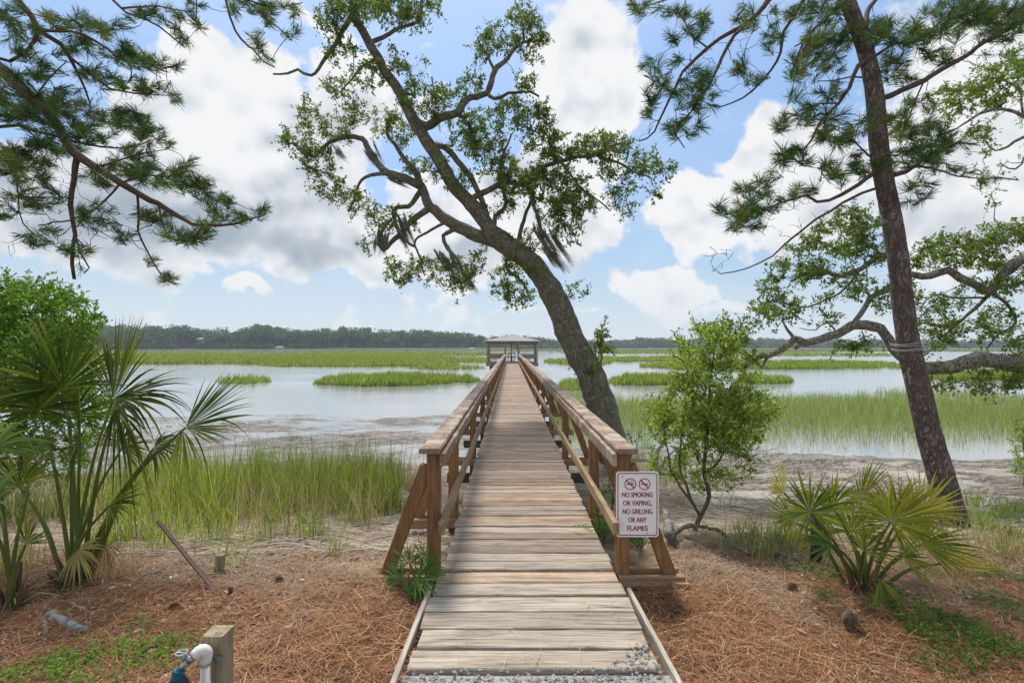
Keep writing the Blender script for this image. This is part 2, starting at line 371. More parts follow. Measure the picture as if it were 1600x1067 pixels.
def water_mat():
    m, n = new_mat('water'); oc = n.add('ShaderNodeTexCoord').outputs['Object']
    a = n.noise(n.mapv(oc, (1.2, 2.6, 1)), 1.4, 6, .6, .5); b = n.noise(n.mapv(oc, (.25, .8, 1)), .5, 3, .5)
    h = n.math('ADD', n.math('MULTIPLY', a, .35), b)
    p = n.add('ShaderNodeBsdfPrincipled', i={'Base Color': (.30, .31, .31, 1), 'Roughness': .10, 'IOR': 1.8, 'Specular IOR Level': .5})
    wp = n.ramp(n.noise(n.mapv(oc, (.05, .13, 1)), 1, 4, .6), [(.4, .15), (.62, .55)]); bp = n.add('ShaderNodeBump', i={'Height': h, 'Strength': wp, 'Distance': .06}); n.l.new(bp.outputs[0], p.inputs['Normal'])
    n.add('ShaderNodeOutputMaterial', i={0: p.outputs[0]}); return m
M['water'] = water_mat()

# ------------------------------------------------------------------ terrain: one sheet
gx = np.unique(np.concatenate([-np.geomspace(7, 1450, 60)[::-1], np.arange(-7, 9, .05), np.geomspace(9, 1450, 60)]).round(4))
gy = np.unique(np.concatenate([-np.geomspace(1, 1450, 30)[::-1], np.arange(-1, 13, .05), np.geomspace(13, 1450, 110)]).round(4))
X, Y = np.meshgrid(gx, gy); Z = ground(X, Y)
Z += np.where((Y > .5) & (Y < 12.9), .008*fbm(X*14, Y*14, 21, 3), 0)
def lerp3(a, b, t): return np.array(a)*(1-t[..., None])+np.array(b)*t[..., None]
t1 = np.clip((Y-4.3+.7*fbm(X*.8, Y*.8, 5))/.8, 0, 1)
straw = lerp3((.17, .075, .035), (.24, .15, .09), np.clip(.5+.7*fbm(X*1.7, Y*1.7, 11), 0, 1))  # ground under the strands coloured darker to stand in for shade between them
tan = lerp3((.17, .13, .09), (.27, .215, .16), np.clip(.5+.7*fbm(X*2, Y*2, 12), 0, 1))
right = np.clip((X-1.8)/1.2, 0, 1)*np.clip((Y-4.9)/.8, 0, 1)
c = straw*(1-t1[..., None])+tan*t1[..., None]
c = c*(1-right[..., None])+lerp3((.31, .275, .235), (.50, .455, .40), np.clip(.5+.8*fbm(X*2.2, Y*2.2, 14), 0, 1))*right[..., None]
wet = np.clip((WATER+.09-Z)/.1, 0, 1)
c = c*(1-wet[..., None])+np.array((.13, .12, .10))*wet[..., None]
farg = np.clip((Y-60)/20, 0, 1); c = c*(1-farg[..., None])+np.array((.07, .10, .03))*farg[..., None]
ny, nx = X.shape; idx = np.arange(nx*ny).reshape(ny, nx)
Fq = np.stack([idx[:-1, :-1], idx[:-1, 1:], idx[1:, 1:], idx[1:, :-1]], -1).reshape(-1, 4)
np_mesh('ground', np.stack([X, Y, Z], -1), [Fq], M['ground'], col=c.reshape(-1, 3), smooth=True, kind='structure')
wx = np.array([-1440, -60, 60, 1440.]); wy = np.array([6.5, 60, 200, 1440.])
WX, WY = np.meshgrid(wx, wy); idx = np.arange(16).reshape(4, 4)
np_mesh('water', np.stack([WX, WY, np.full_like(WX, WATER)], -1), [np.stack([idx[:-1, :-1], idx[:-1, 1:], idx[1:, 1:], idx[1:, :-1]], -1).reshape(-1, 4)], M['water'], kind='structure')

# ------------------------------------------------------------------ blades, straws, leaves (batched)
def jitcol(n, cols, v=.18, hv=.05):
    cols = np.asarray(cols, float); k = R.integers(0, len(cols), n); t = R.random((n, 1))*.5; k2 = R.integers(0, len(cols), n)
    c = cols[k]*(1-t)+cols[k2]*t
    return np.clip(c*(1+R.normal(0, v, (n, 1)))*(1+R.normal(0, hv, (n, 3))), .004, 1)
def blades(base, h, lean, wd, cols, K=3, basecol=None, yaw=None):
    """upright grass blades bending along lean; returns V, faces, colours"""
    n = len(base); h = np.broadcast_to(h, (n,)); wd = np.broadcast_to(wd, (n,))
    a = R.random(n)*math.pi if yaw is None else yaw
    s = np.stack([np.cos(a), np.sin(a), np.zeros(n)], -1)
    ts = np.linspace(0, 1, K+1); V = np.zeros((n, 2*K+1, 3)); C = np.zeros((n, 2*K+1, 3))
    for i, t in enumerate(ts):
        ctr = base+np.stack([lean[:, 0]*t**2, lean[:, 1]*t**2, h*(t-.18*t*t*np.clip(np.linalg.norm(lean, axis=1)/h, 0, 2))], -1)
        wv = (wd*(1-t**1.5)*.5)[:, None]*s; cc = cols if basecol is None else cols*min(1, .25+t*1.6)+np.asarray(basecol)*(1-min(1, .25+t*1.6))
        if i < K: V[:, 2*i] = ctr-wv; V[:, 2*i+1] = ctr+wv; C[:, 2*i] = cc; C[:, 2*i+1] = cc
        else: V[:, 2*i] = ctr; C[:, 2*i] = cc
    b = np.arange(n)[:, None]*(2*K+1)
    Q = np.concatenate([b+np.array([2*i, 2*i+1, 2*i+3, 2*i+2]) for i in range(K-1)]) if K > 1 else np.zeros((0, 4), int)
    T = b+np.array([2*K-2, 2*K-1, 2*K])
    return V.reshape(-1, 3), [Q, T], C.reshape(-1, 3)
def straws(c, L, wd, ang, tilt, cols, curve=.1):
    """lying stems: bent strips of two quads; c centre points"""
    n = len(c); d = np.stack([np.cos(ang)*np.cos(tilt), np.sin(ang)*np.cos(tilt), np.sin(tilt)], -1)
    s = np.stack([-np.sin(ang), np.cos(ang), np.zeros(n)], -1); L = np.broadcast_to(L, (n,))[:, None]; wd = np.broadcast_to(wd, (n,))[:, None]
    bend = s*L*R.normal(0, curve, (n, 1)); up = np.array([0, 0, 1.])*np.abs(R.normal(0, .03, (n, 1)))*L
    rows = [c-d*L/2, c+bend+up, c+d*L/2]
    V = np.stack([rows[0]-s*wd/2, rows[0]+s*wd/2, rows[1]-s*wd/2, rows[1]+s*wd/2, rows[2]-s*wd*.3, rows[2]+s*wd*.3], 1)
    b = np.arange(n)[:, None]*6
    return V.reshape(-1, 3), [np.concatenate([b+[0, 1, 3, 2], b+[2, 3, 5, 4]])], np.repeat(cols, 6, 0)
def leaves(c, d, L, W, cols, fold=.2):
    n = len(c); d = unit(d); L = np.broadcast_to(L, (n,))[:, None]; W = np.broadcast_to(W, (n,))[:, None]
    nn = unit(R.normal(0, 1, (n, 3))+np.array([0, 0, .9])); s = unit(np.cross(d, nn)); u = np.cross(s, d)
    V = np.stack([c, c+d*L*.45+s*W*.5+u*W*fold, c+d*L, c+d*L*.45-s*W*.5+u*W*fold], 1)
    b = np.arange(n)[:, None]*4
    return V.reshape(-1, 3), [np.concatenate([b+[0, 1, 2], b+[0, 2, 3]])], np.repeat(cols, 4, 0)
def needles(c, d, L, wd, cols):
    n = len(c); d = unit(d); s = unit(np.cross(d, R.normal(0, 1, (n, 3)))); L = np.broadcast_to(L, (n,))[:, None]
    V = np.stack([c-s*wd/2, c+s*wd/2, c+d*L*.6+s*wd*.4+np.array([0, 0, -.02])*L, c+d*L+np.array([0, 0, -.10])*L], 1)
    b = np.arange(n)[:, None]*4
    return V.reshape(-1, 3), [b+[0, 1, 2], b+[0, 2, 3]], np.repeat(cols, 4, 0)

# ------------------------------------------------------------------ tree machinery
class Tree:
    def __init__(s): s.nodes = []; s.rad = []; s.trunk = MB(); s.limbs = MB(); s.paths = []
    def near_px(s, px, py):
        N = np.array(s.nodes); qx = VX+N[:, 0]/N[:, 1]*F_PX; qy = VY-(N[:, 2]-EYE)/N[:, 1]*F_PX
        return N[np.argmin((qx-px)**2+(qy-py)**2)]
    def limb(s, pts, w0, w1, d0=None, d1=0.0, sides=10, rough=.12, step=.12, join=True, fr=4., pw=1.0, wig=None):
        """pts: photo pixels; w0,w1 widths in pixels; d1 = change of depth along the limb"""
        if d0 is None:
            q = s.near_px(*pts[0]); d0 = q[1]
        n = len(pts); ds = d0+d1*(np.arange(n)/(n-1))**1.3
        if n > 3: ds[1:] += R.normal(0, .05, n-1)*min(1, abs(d1)+.3)
        Pw = np.array([P3(p[0], p[1], d) for p, d in zip(pts, ds)])
        if s.nodes and join: Pw[0] = s.near_px(*pts[0])
        C = catmull(Pw, step); t = np.linspace(0, 1, len(C))**pw
        r = (w0*(1-t)+w1*t)/2/F_PX*ds.mean()
        pu = np.stack([C[:, 0]/C[:, 1], (C[:, 2]-EYE)/C[:, 1]], -1); tn = unit(np.gradient(pu, axis=0)); off_ = pu[:, 0]*tn[:, 1]-pu[:, 1]*tn[:, 0]
        r = r/np.sqrt(1+np.minimum(off_**2, 1.5))
        if s.nodes:
            amp = .05 if wig is None else wig
            for i in range(len(C)):
                v = mnoise.noise_vector(Vector(C[i])*2.6+Vector((len(s.paths)*3.1, 0, 0)))*amp+mnoise.noise_vector(Vector(C[i])*7)*amp*.4
                C[i] += np.array(v)*min(1, i/4)
        (s.limbs if s.nodes else s.trunk).tube(C, r, sides, rough=rough, fr=fr, seed=len(s.paths))
        s.nodes += list(C); s.rad += list(r); s.paths.append(C); return C
    def grow(s, targets, step=.12, wob=.18, r0=.004, rk=.012, droop=0.0, K=6, maxr=.03):
        """connects each target to the nearest wood, nearest first; returns tips and directions"""
        N = np.array(s.nodes); base_n = len(N)
        buf = np.zeros((base_n+len(targets)*K+10, 3)); buf[:base_n] = N; cnt = base_n
        d0 = np.array([np.min(((N-t)**2).sum(1)) for t in targets]); order = np.argsort(d0)
        pts = np.zeros((len(targets), K, 3)); rad = np.zeros((len(targets), K))
        for j, o in enumerate(order):
            t = targets[o]; dd = ((buf[:cnt]-t)**2).sum(1); k = int(np.argmin(dd)); a = buf[k]; L = math.sqrt(dd[k])
            tt = np.linspace(0, 1, K)[:, None]; side = R.normal(0, 1, 3)*wob*L
            p = a+(t-a)*tt+side*np.sin(tt*math.pi)+R.normal(0, .03*L, (K, 3))*(tt > 0)*(tt < 1)
            p[:, 2] -= droop*L*(tt[:, 0]*(1-tt[:, 0]))
            buf[cnt:cnt+K-1] = p[1:]; cnt += K-1
            pts[j] = p; rb = min(maxr, r0+rk*L); rad[j] = np.linspace(rb, r0*.5, K)
        return pts, rad
def batch_tubes(mb, pts, rad, sides=4, col=(1, 1, 1)):
    n, K, _ = pts.shape; T = unit(np.gradient(pts, axis=1)); ref = np.where(np.abs(T[..., 2:3]) < .85, np.array([0, 0, 1.]), np.array([1., 0, 0]))
    A = unit(np.cross(T, ref)); B = np.cross(T, A); a = np.arange(sides)*2*math.pi/sides
    V = pts[:, :, None]+(A[:, :, None]*np.cos(a)[None, None, :, None]+B[:, :, None]*np.sin(a)[None, None, :, None])*rad[:, :, None, None]
    idx = np.arange(n*K*sides).reshape(n, K, sides); P, Q = idx[:, :-1], idx[:, 1:]
    mb.add(V, [np.stack([P, np.roll(P, -1, 2), np.roll(Q, -1, 2), Q], -1).reshape(-1, 4)], col=col)
def blob_targets(blobs, depth_fn, per_area, dspread):
    out = []
    for b in blobs:
        cx, cy, rx, ry = b[:4]; wt = b[4] if len(b) > 4 else 1
        d = depth_fn(cx, cy); n = max(1, int(per_area*wt*rx*ry/1000))
        a = R.random(n)*2*math.pi; r = np.sqrt(R.random(n))
        for x, y in zip(cx+rx*r*np.cos(a), cy+ry*r*np.sin(a)): out.append(P3(x, y, d+R.normal(0, dspread)))
    return np.array(out)
def leaf_sprays(pts, n_per, Lf, cols, spread=.09, span=.5, wr=.45, out=.9):
    """leaves set along the outer span of each twig"""
    n, K, _ = pts.shape; t = 1-R.random((n, n_per))*span; f = t*(K-1); i0 = np.clip(f.astype(int), 0, K-2); fr = (f-i0)[..., None]
    ii = np.arange(n)[:, None]; p = pts[ii, i0]*(1-fr)+pts[ii, i0+1]*fr; d = pts[ii, i0+1]-pts[ii, i0]
    p = (p+R.normal(0, spread, p.shape)*.6).reshape(-1, 3); d = (unit(d)+R.normal(0, out, d.shape)).reshape(-1, 3)
    L = Lf*R.uniform(.65, 1.25, len(p)); return leaves(p, d, L, L*wr, jitcol(len(p), cols))
def tufts(mb, pts, n_per, Lf, cols, wd=.0042, span=.14):
    n, K, _ = pts.shape; tip = pts[:, -1]; d = unit(pts[:, -1]-pts[:, -2])
    d = unit(d+np.array([0, 0, .35])+R.normal(0, .25, d.shape))
    m = n*n_per; dd = np.repeat(d, n_per, 0); q = R.random(m)[:, None]
    c = np.repeat(tip, n_per, 0)-dd*q*span*.7
    spread = .35+.9*q; v = unit(dd+unit(np.cross(dd, R.normal(0, 1, (m, 3))))*spread*R.uniform(.5, 1.5, (m, 1)))
    tc_ = np.repeat(jitcol(n, cols, .25), n_per, 0)*R.uniform(.75, 1.3, (m, 1)); mb.add(*needles(c, v, Lf*R.uniform(.7, 1.15, m)*np.repeat(R.uniform(.75, 1.15, n), n_per), wd, tc_))

OAKC = [(.10, .16, .03), (.14, .20, .04), (.065, .11, .022), (.19, .24, .055), (.11, .13, .045)]
PINEC = [(.055, .12, .035), (.09, .16, .045), (.04, .085, .03), (.15, .18, .05)]
SHRC = [(.23, .33, .055), (.30, .40, .075), (.13, .20, .035), (.37, .44, .11), (.18, .25, .05)]
TWC = (.075, .058, .045)
# ------------------------------------------------------------------ boardwalk
XL, XR = -.487, .733
bw = empty('boardwalk', (.12, 3.4, 0), 'long weathered wooden boardwalk with brown railings running out over the marsh', 'boardwalk')
def plank_geo(mb, x0, x1, y0, y1, zt, th, col, rnd, seg=9):
    ch = .005; pr = np.array([(y0+ch, zt), (y1-ch, zt), (y1, zt-ch), (y1, zt-th), (y0, zt-th), (y0, zt-ch)])
    xs = np.linspace(x0, x1, seg); V = np.zeros((seg, 6, 3))
    V[:, :, 0] = xs[:, None]+R.normal(0, .002, (1, 6)); V[:, :, 1] = pr[:, 0]; V[:, :, 2] = pr[:, 1]
    wob = R.normal(0, .0022, (seg, 2)); V[:, [0, 5, 4], 1] += wob[:, :1]; V[:, [1, 2, 3], 1] += wob[:, 1:]
    cup = R.normal(0, .003); V[:, :2, 2] += R.normal(0, .0009, (seg, 1))+cup*((xs-x0)/(x1-x0)-.5)[:, None]
    idx = np.arange(seg*6).reshape(seg, 6); A, B = idx[:-1], idx[1:]
    mb.add(V, [np.stack([A, B, np.roll(B, -1, 1), np.roll(A, -1, 1)], -1).reshape(-1, 4), np.array([idx[0], idx[-1][::-1]])], col=col, rnd=rnd)
mb = MB(); y = 2.39; GAP = [.011]*6
widths = [.165, .175, .185, .185, .17, .16]; k = 0
while y < 47.6:
    wd = widths[k] if k < len(widths) else .139+R.normal(0, .002)
    near = np.clip((4.5-y)/1.5, 0, 1); g = R.uniform(.74, 1.14)
    cc = np.array((.97, .88, .81))*(1-near)+np.array((1.0, .97, .92))*near
    if R.random() < .22: cc = cc*np.array((1.0, .88, .80))
    if R.random() < .12: g *= .8
    plank_geo(mb, XL+R.normal(0, .008)-(.02 if k < 6 else 0), XR+R.normal(0, .008)+(.01 if k < 6 else 0), y+.006, y+wd-(.012 if k < 6 else .008), R.normal(0, .0022)-.01*(k < 6), .036, np.clip(cc*g, 0, 1.2), R.random()*10)
    y += wd; k += 1
mb.build('deck', M['deck'], bw)
mb = MB()
for y0 in np.arange(2.5, 47, .4064):
    pass
YP = [3.43, 4.6]+list(np.arange(7.0, 47.5, 2.4)); HT = .84
for side, xe in ((-1, XL), (1, XR)):
    xi = xe+side*.012          # inner face of the posts
    for i, yp in enumerate(YP):
        g = R.uniform(.8, 1.15)
        p = MB(); xc = xi+side*.045; zb = float(ground(xc, yp))-.3
        p.beam((xc, yp, max(zb, -2.2)), (xc, yp, HT-.002), .089, .089, up=(0, 1, 0), col=(g, g, g), rnd=R.random()*9); p.build('post', M['post'], bw)
        # outrigger pair at deck level and the raking brace
        xo = xc+side*.40; zo = -.075 if i else -.055
        o = MB()
        for dy in (-.066, .066): o.beam((xe-side*.3 if i else xe+side*.02, yp+dy, zo), (xo+side*.02, yp+dy, zo), .038, .089, col=(g, g, g), rnd=R.random()*9)
        if i == 0: o.beam((xo-side*.02, yp-.12, zo-.003), (xo-side*.02, yp+.12, zo-.003), .12, .03, col=(1.1, 1.1, 1.1), rnd=3)
        o.build('outrigger', M['out_x'], bw)
        b = MB(); b.beam((xo-side*.045, yp, zo-.03), (xc+side*.052, yp, HT-.10), .089, .038 if i else .07, up=(0, 1, 0), col=(g*1.05,)*3, rnd=R.random()*9); b.build('brace', M['post'], bw)
    # cap boards, side boards under them, mid rails: lengths of 4.8 m
    ys = [3.33]+list(np.arange(7.0, 47, 4.8))+[47.5]
    for a, b_ in zip(ys[:-1], ys[1:]):
        g = R.uniform(.85, 1.12); c = MB(); c.beam((xi+side*.062, a+.002, HT+.02), (xi+side*.062, b_-.002, HT+.02), .146, .036, ch=.008, col=(g, g, g), rnd=R.random()*9); c.build('handrail_cap', M['rail_y'], bw)
        c = MB(); c.beam((xi-side*.021, a+.04, HT-.047), (xi-side*.021, b_-.002, HT-.047), .038, .088, col=(g*.95,)*3, rnd=R.random()*9); c.build('side_board', M['rail_y'], bw)
        c = MB(); c.beam((xi-side*.021, a-.02 if a < 4 else a, .335), (xi-side*.021, b_-.002, .335+R.normal(0, .004)), .040, .089, col=(g, g, g), rnd=R.random()*9); c.build('mid_rail', M['mid_y'], bw)
    s = MB(); s.beam((xe-side*.08, 2.45, -.135), (xe-side*.08, 47.4, -.135), .04, .19, rnd=2); s.build('stringer', M['mid_y'], bw)
for i, yp in enumerate(YP[2:]):
    c = MB()
    for sgn in (-1, 1): c.beam((XL+.05 if sgn < 0 else XR-.05, yp+.07*sgn, -.25), (XR-.05 if sgn < 0 else XL+.05, yp+.07*sgn, -1.15), .14, .038, up=(0, 1, 0), rnd=R.random()*9)
    c.beam((XL-.42, yp-.09, -.29), (XR+.42, yp-.09, -.29), .038, .14, rnd=3)
    c.build('cross_brace', M['pile'], bw)
for k, (pa, pb, lab) in enumerate([((672, 950), (627, 1066), 'pale edging board at the left foot of the boardwalk'), ((983, 955), (1046, 1066), 'pale edging board at the right foot of the boardwalk')]):
    a = fit(*pa, .0); b = fit(*pb, .0); v = (b-a); b = a+v*1.6; z = -.055
    e = MB(); e.beam((a[0], a[1], z), (b[0], b[1], z), .026, .12, rnd=k+2.2); e.build('edging_board', M['edge'], label=lab, cat='edging board')
# gravel at the foot
gv = MB()
for i in range(3000):
    y_ = R.uniform(1.75, 2.62); x_ = R.uniform(-.56, .84)
    if y_ > 2.38 and not (.45 < x_ or R.random() < .02): continue
    if y_ > 2.38+.22*np.clip((x_-.45)/.25, 0, 1) or x_ > .73+(2.5-y_)*.12: continue
    r = R.uniform(.005, .012); z_ = -.035+R.uniform(0, .02)+(.02 if y_ > 2.37 else 0)
    V = np.array([(1, 0, 0), (-1, 0, 0), (0, 1, 0), (0, -1, 0), (0, 0, .7), (0, 0, -.7)])*r*R.uniform(.7, 1.3, (6, 1))
    a = R.random()*6; V = V@np.array([[math.cos(a), -math.sin(a), 0], [math.sin(a), math.cos(a), 0], [0, 0, 1]])+(x_, y_, z_)
    gv.add(V, [[(0, 2, 4), (2, 1, 4), (1, 3, 4), (3, 0, 4), (2, 0, 5), (1, 2, 5), (3, 1, 5), (0, 3, 5)]])
gv.box(-.55, .82, 1.5, 2.385, -.12, -.04)
gv.build('gravel', M['stone'], label='grey crushed gravel at the foot of the boardwalk', cat='gravel', kind='stuff')

# ------------------------------------------------------------------ sign
SX0, SX1, SY, SZ0, SZ1 = .735, 1.033, 3.372, .255, .712
sg = empty('warning_sign', ((SX0+SX1)/2, SY, SZ0), 'white metal no smoking or vaping sign with dark red lettering screwed to the railing post', 'sign')
def rrect(x0, x1, z0, z1, r, y, n=7):
    out = []
    for cx, cz, a0 in ((x1-r, z1-r, 0), (x0+r, z1-r, 90), (x0+r, z0+r, 180), (x1-r, z0+r, 270)):
        for t in np.linspace(0, 90, n): q = math.radians(a0+t); out.append((cx+r*math.cos(q), y, cz+r*math.sin(q)))
    return out
p = MB(); A = rrect(SX0, SX1, SZ0, SZ1, .022, SY); B = rrect(SX0, SX1, SZ0, SZ1, .022, SY+.003); n_ = len(A)
p.add(A+B, [[list(range(n_))[::-1], list(range(n_, 2*n_))], [(i, (i+1) % n_, n_+(i+1) % n_, n_+i) for i in range(n_)]]); p.build('sign_plate', M['lichen'], sg)
def ring(mbx, A, B):
    n = len(A); mbx.add(A+B, [[(i, (i+1) % n, n+(i+1) % n, n+i) for i in range(n)]])
b = MB(); ring(b, rrect(SX0+.010, SX1-.010, SZ0+.010, SZ1-.010, .018, SY-.0015), rrect(SX0+.016, SX1-.016, SZ0+.016, SZ1-.016, .014, SY-.0015)); b.build('border', M['red'], sg)
cxs = (SX0+SX1)/2
for s_, vap in ((-1, 1), (1, 0)):
    cx, cz, r = cxs+s_*.050, SZ1-.088, .041; q = MB(); th = np.linspace(0, 2*math.pi, 33)[:-1]; yy = SY-.0016
    ring(q, [(cx+r*math.cos(t), yy, cz+r*math.sin(t)) for t in th], [(cx+(r-.006)*math.cos(t), yy, cz+(r-.006)*math.sin(t)) for t in th])
    w_ = .0028
    q.add([(cx-.028-w_, yy, cz+.028-w_), (cx-.028+w_, yy, cz+.028+w_), (cx+.028+w_, yy, cz-.028+w_), (cx+.028-w_, yy, cz-.028-w_)], [[(0, 3, 2, 1)]])
    q.add([(cx-.024, yy-.0002, cz-.004), (cx+.024, yy-.0002, cz-.004), (cx+.024, yy-.0002, cz+.004), (cx-.024, yy-.0002, cz+.004)], [[(0, 1, 2, 3)]])
    if vap:
        for z0 in (.010, .017): q.add([(cx+.0, yy, cz+z0), (cx+.018, yy, cz+z0+.004), (cx+.018, yy, cz+z0+.007), (cx+.0, yy, cz+z0+.003)], [[(0, 1, 2, 3)]])
    q.build('prohibition_symbol', M['red'], sg)
for i, (txt, wd) in enumerate([('NO SMOKING', .213), ('OR VAPING,', .200), ('NO GRILLING', .207), ('OR ANY', .128), ('FLAMES', .141)]):
    cu = bpy.data.curves.new('lettering', 'FONT'); cu.body = txt; cu.size = .049; cu.align_x = 'CENTER'; cu.offset = 0; cu.extrude = .0003
    o = bpy.data.objects.new('lettering', cu); COL.objects.link(o); cu.materials.append(M['red'])
    bpy.context.view_layer.update(); sx = wd/max(o.dimensions.x, .01)
    me_ = bpy.data.meshes.new_from_object(o); bpy.data.objects.remove(o); o = bpy.data.objects.new('lettering', me_); COL.objects.link(o)
    vs_ = [v.co.copy() for v in me_.vertices]; fs_ = [tuple(p_.vertices) for p_ in me_.polygons]; V_ = []; F_ = []
    for q_, dx_ in enumerate((-.0009, 0, .0009)):
        F_ += [tuple(i_+len(V_) for i_ in f_) for f_ in fs_]; V_ += [(v.x+dx_*1.2, v.y, v.z+q_*.0002) for v in vs_]
    me2 = bpy.data.meshes.new('lettering'); me2.from_pydata(V_, [], F_); me2.materials.append(M['red']); o.data = me2
    o.parent = sg; o.location = (0, -.0018, SZ1-.178-i*.0585-SZ0); o.rotation_euler = (math.pi/2, 0, 0); o.scale = (sx, 1, 1)
q = MB()
for xx, zz in ((SX0+.045, SZ1-.035), (SX1-.08, SZ0+.028)):
    a = np.linspace(0, 2*math.pi, 9)[:-1]; q.add(np.stack([xx+.004*np.cos(a), np.full(8, SY-.003), zz+.004*np.sin(a)], -1), [[list(range(8))]])
q.build('screw', M['black'], sg)

# ------------------------------------------------------------------ pavilion at the end
gz = empty('pavilion', (.12, 50, 0), 'small open wooden pavilion with grey hip roof at the end of the boardwalk', 'pavilion')
GX0, GX1, GY0, GY1 = -2.45, 2.72, 47.6, 53.0; EZ = 2.08
m = MB()
for yy in np.arange(GY0, GY1-.1, .145): m.box(GX0, GX1, yy, yy+.138, -.04, 0, rnd=R.random()*9, col=np.ones(3)*R.uniform(.8, 1.1))
m.build('floor', M['deck'], gz)
m = MB()
for y_ in (GY0-.02, GY1+.02): m.beam((GX0, y_, -.18), (GX1, y_, -.18), .04, .27)
for x_ in (GX0+.02, GX1-.02): m.beam((x_, GY0, -.18), (x_, GY1, -.18), .04, .262)
m.build('skirt_board', M['gaz'], gz)
posts = [(x, y_) for x in (GX0+.12, GX1-.12) for y_ in (GY0+.1, 49.4, 51.2, GY1-.1)]+[(XL-.09, GY0+.1), (XR+.09, GY0+.1), (XL-.09, GY1-.1), (XR+.09, GY1-.1)]
for x, y_ in posts:
    m = MB(); m.beam((x, y_, 0), (x, y_, EZ), .14, .14, up=(0, 1, 0), rnd=x+y_); m.build('post', M['gazl'], gz)
for x, y_ in [(GX0+.5, 48), (GX1-.5, 48), (GX0+.5, 52.5), (GX1-.5, 52.5), (.12, 50.2)]:
    m = MB(); m.tube([(x, y_, -2.6), (x, y_, -.06)], .15, 12); m.build('pile', M['pile'], gz)
m = MB(); cx, cy = .12, (GY0+GY1)/2; ov = .28
e = [(GX0-ov, GY0-ov), (GX1+ov, GY0-ov), (GX1+ov, GY1+ov), (GX0-ov, GY1+ov)]
V = [(x, y_, EZ+.03) for x, y_ in e]+[(x, y_, EZ+.09) for x, y_ in e]+[(cx-.12, cy, EZ+.74), (cx+.12, cy, EZ+.74)]
m.add(V, [[(0, 3, 2, 1), (0, 1, 5, 4), (1, 2, 6, 5), (2, 3, 7, 6), (3, 0, 4, 7), (4, 5, 9, 8), (6, 7, 8, 9)], [(5, 6, 9), (7, 4, 8)]]); m.build('roof', M['roofm'], gz)
m = MB()
for y_ in (GY0+.1, GY1-.1): m.beam((GX0, y_, EZ-.10), (GX1, y_, EZ-.10), .05, .22)
for x_ in (GX0+.12, GX1-.12): m.beam((x_, GY0, EZ-.10), (x_, GY1, EZ-.10), .05, .212)
m.build('eave_beam', M['gaz'], gz)
for (xa, xb, ya, yb) in [(GX0+.15, XL-.12, GY0+.06, GY0+.06), (XR+.12, GX1-.15, GY0+.06, GY0+.06), (GX0+.1, GX0+.1, GY0+.2, GY1-.2), (GX1-.1, GX1-.1, GY0+.2, GY1-.2)]:
    m = MB(); m.beam((xa, ya, .88), (xb, yb, .88), .12, .05); m.beam((xa, ya, .66), (xb, yb, .66), .04, .34); m.build('railing_panel', M['gaz'], gz)
for (xa, xb, ya, yb) in [(GX0+.3, XL-.3, GY0+.4, GY0+.4), (XR+.3, GX1-.3, GY0+.4, GY0+.4), (GX0+.5, GX1-.5, GY1-.4, GY1-.4)]:
    m = MB(); m.beam((xa, ya, .44), (xb, yb, .44), .40, .05)
    for t in (.03, .5, .97):
        xx = xa+(xb-xa)*t; m.box(xx-.04, xx+.04, ya-.15, ya+.15, .0, .414)
    m.build('bench', M['gaz'], gz)
gt = empty('gate', (.1, 52.8, 0), 'black metal gate and tall thin post at the far side of the pavilion', 'gate')
m = MB(); m.tube([(.05, 52.75, 0), (.05, 52.75, 2.0)], .05, 8); m.build('gate_post', M['black'], gt)
m = MB()
for x in (-.3, .08, .45): m.beam((x, 52.7, .02), (x, 52.7, .92), .06, .06, up=(0, 1, 0))
for z in (.1, .5, .9): m.beam((-.3, 52.7, z), (.45, 52.7, z), .05, .07)
m.build('gate_frame', M['black'], gt)

# ------------------------------------------------------------------ leaning oak
def tree_parts(T, root, bark_m, leaf_m, crown=None, crown_name='crown', limb_m=None):
    T.trunk.build('trunk', bark_m, root, smooth=True)
    T.limbs.build('limbs', limb_m or bark_m, root, smooth=True)
    if crown is not None: crown.build(crown_name, leaf_m, root)
T = Tree()
base = fit(972, 712)
T.limb([(972, 775), (966, 735), (955, 690), (943, 649), (933, 615), (921, 581), (902, 547), (886, 514), (874, 480), (852, 440), (826, 408), (792, 383), (760, 362)], 56, 31, 11.2, .1, sides=36, rough=.13, step=.06, fr=3.4, pw=.75)
T.limb([(775, 372), (752, 340), (733, 313), (706, 286), (676, 236), (647, 190), (620, 139), (590, 90), (564, 45), (553, 22), (548, -30)], 25, 10, None, -.8, sides=16)
T.limb([(785, 380), (745, 368), (715, 355), (688, 335), (668, 318), (661, 292), (650, 268)], 24, 11, None, .5, sides=14)
L = T.limb
L([(553, 22), (530, 58), (510, 90), (488, 119), (467, 110), (448, 115), (427, 118)], 10, 3, None, -.4)
L([(585, 82), (580, 67), (598, 58), (625, 45), (652, 31), (659, 0), (650, -25)], 9, 4, None, .5)
L([(661, 292), (634, 279), (607, 270), (589, 256), (575, 234), (566, 216), (535, 216), (512, 225), (494, 245), (472, 234), (455, 222)], 13, 4, None, .8)
L([(607, 270), (580, 274), (562, 288), (555, 310), (548, 330)], 7, 3, None, .5)
L([(670, 324), (643, 346), (616, 372), (600, 391), (591, 382), (596, 360), (612, 342)], 12, 4, None, -.6)
L([(661, 297), (652, 306), (638, 324), (620, 324), (618, 345), (630, 372), (645, 385)], 9, 4, None, -.5)
L([(656, 272), (634, 252), (616, 225), (604, 205), (620, 180)], 9, 3, None, .4)
L([(648, 192), (665, 198), (688, 184), (715, 175), (728, 157), (760, 144), (773, 112), (796, 85), (818, 67), (850, 63)], 16, 4, None, .9)
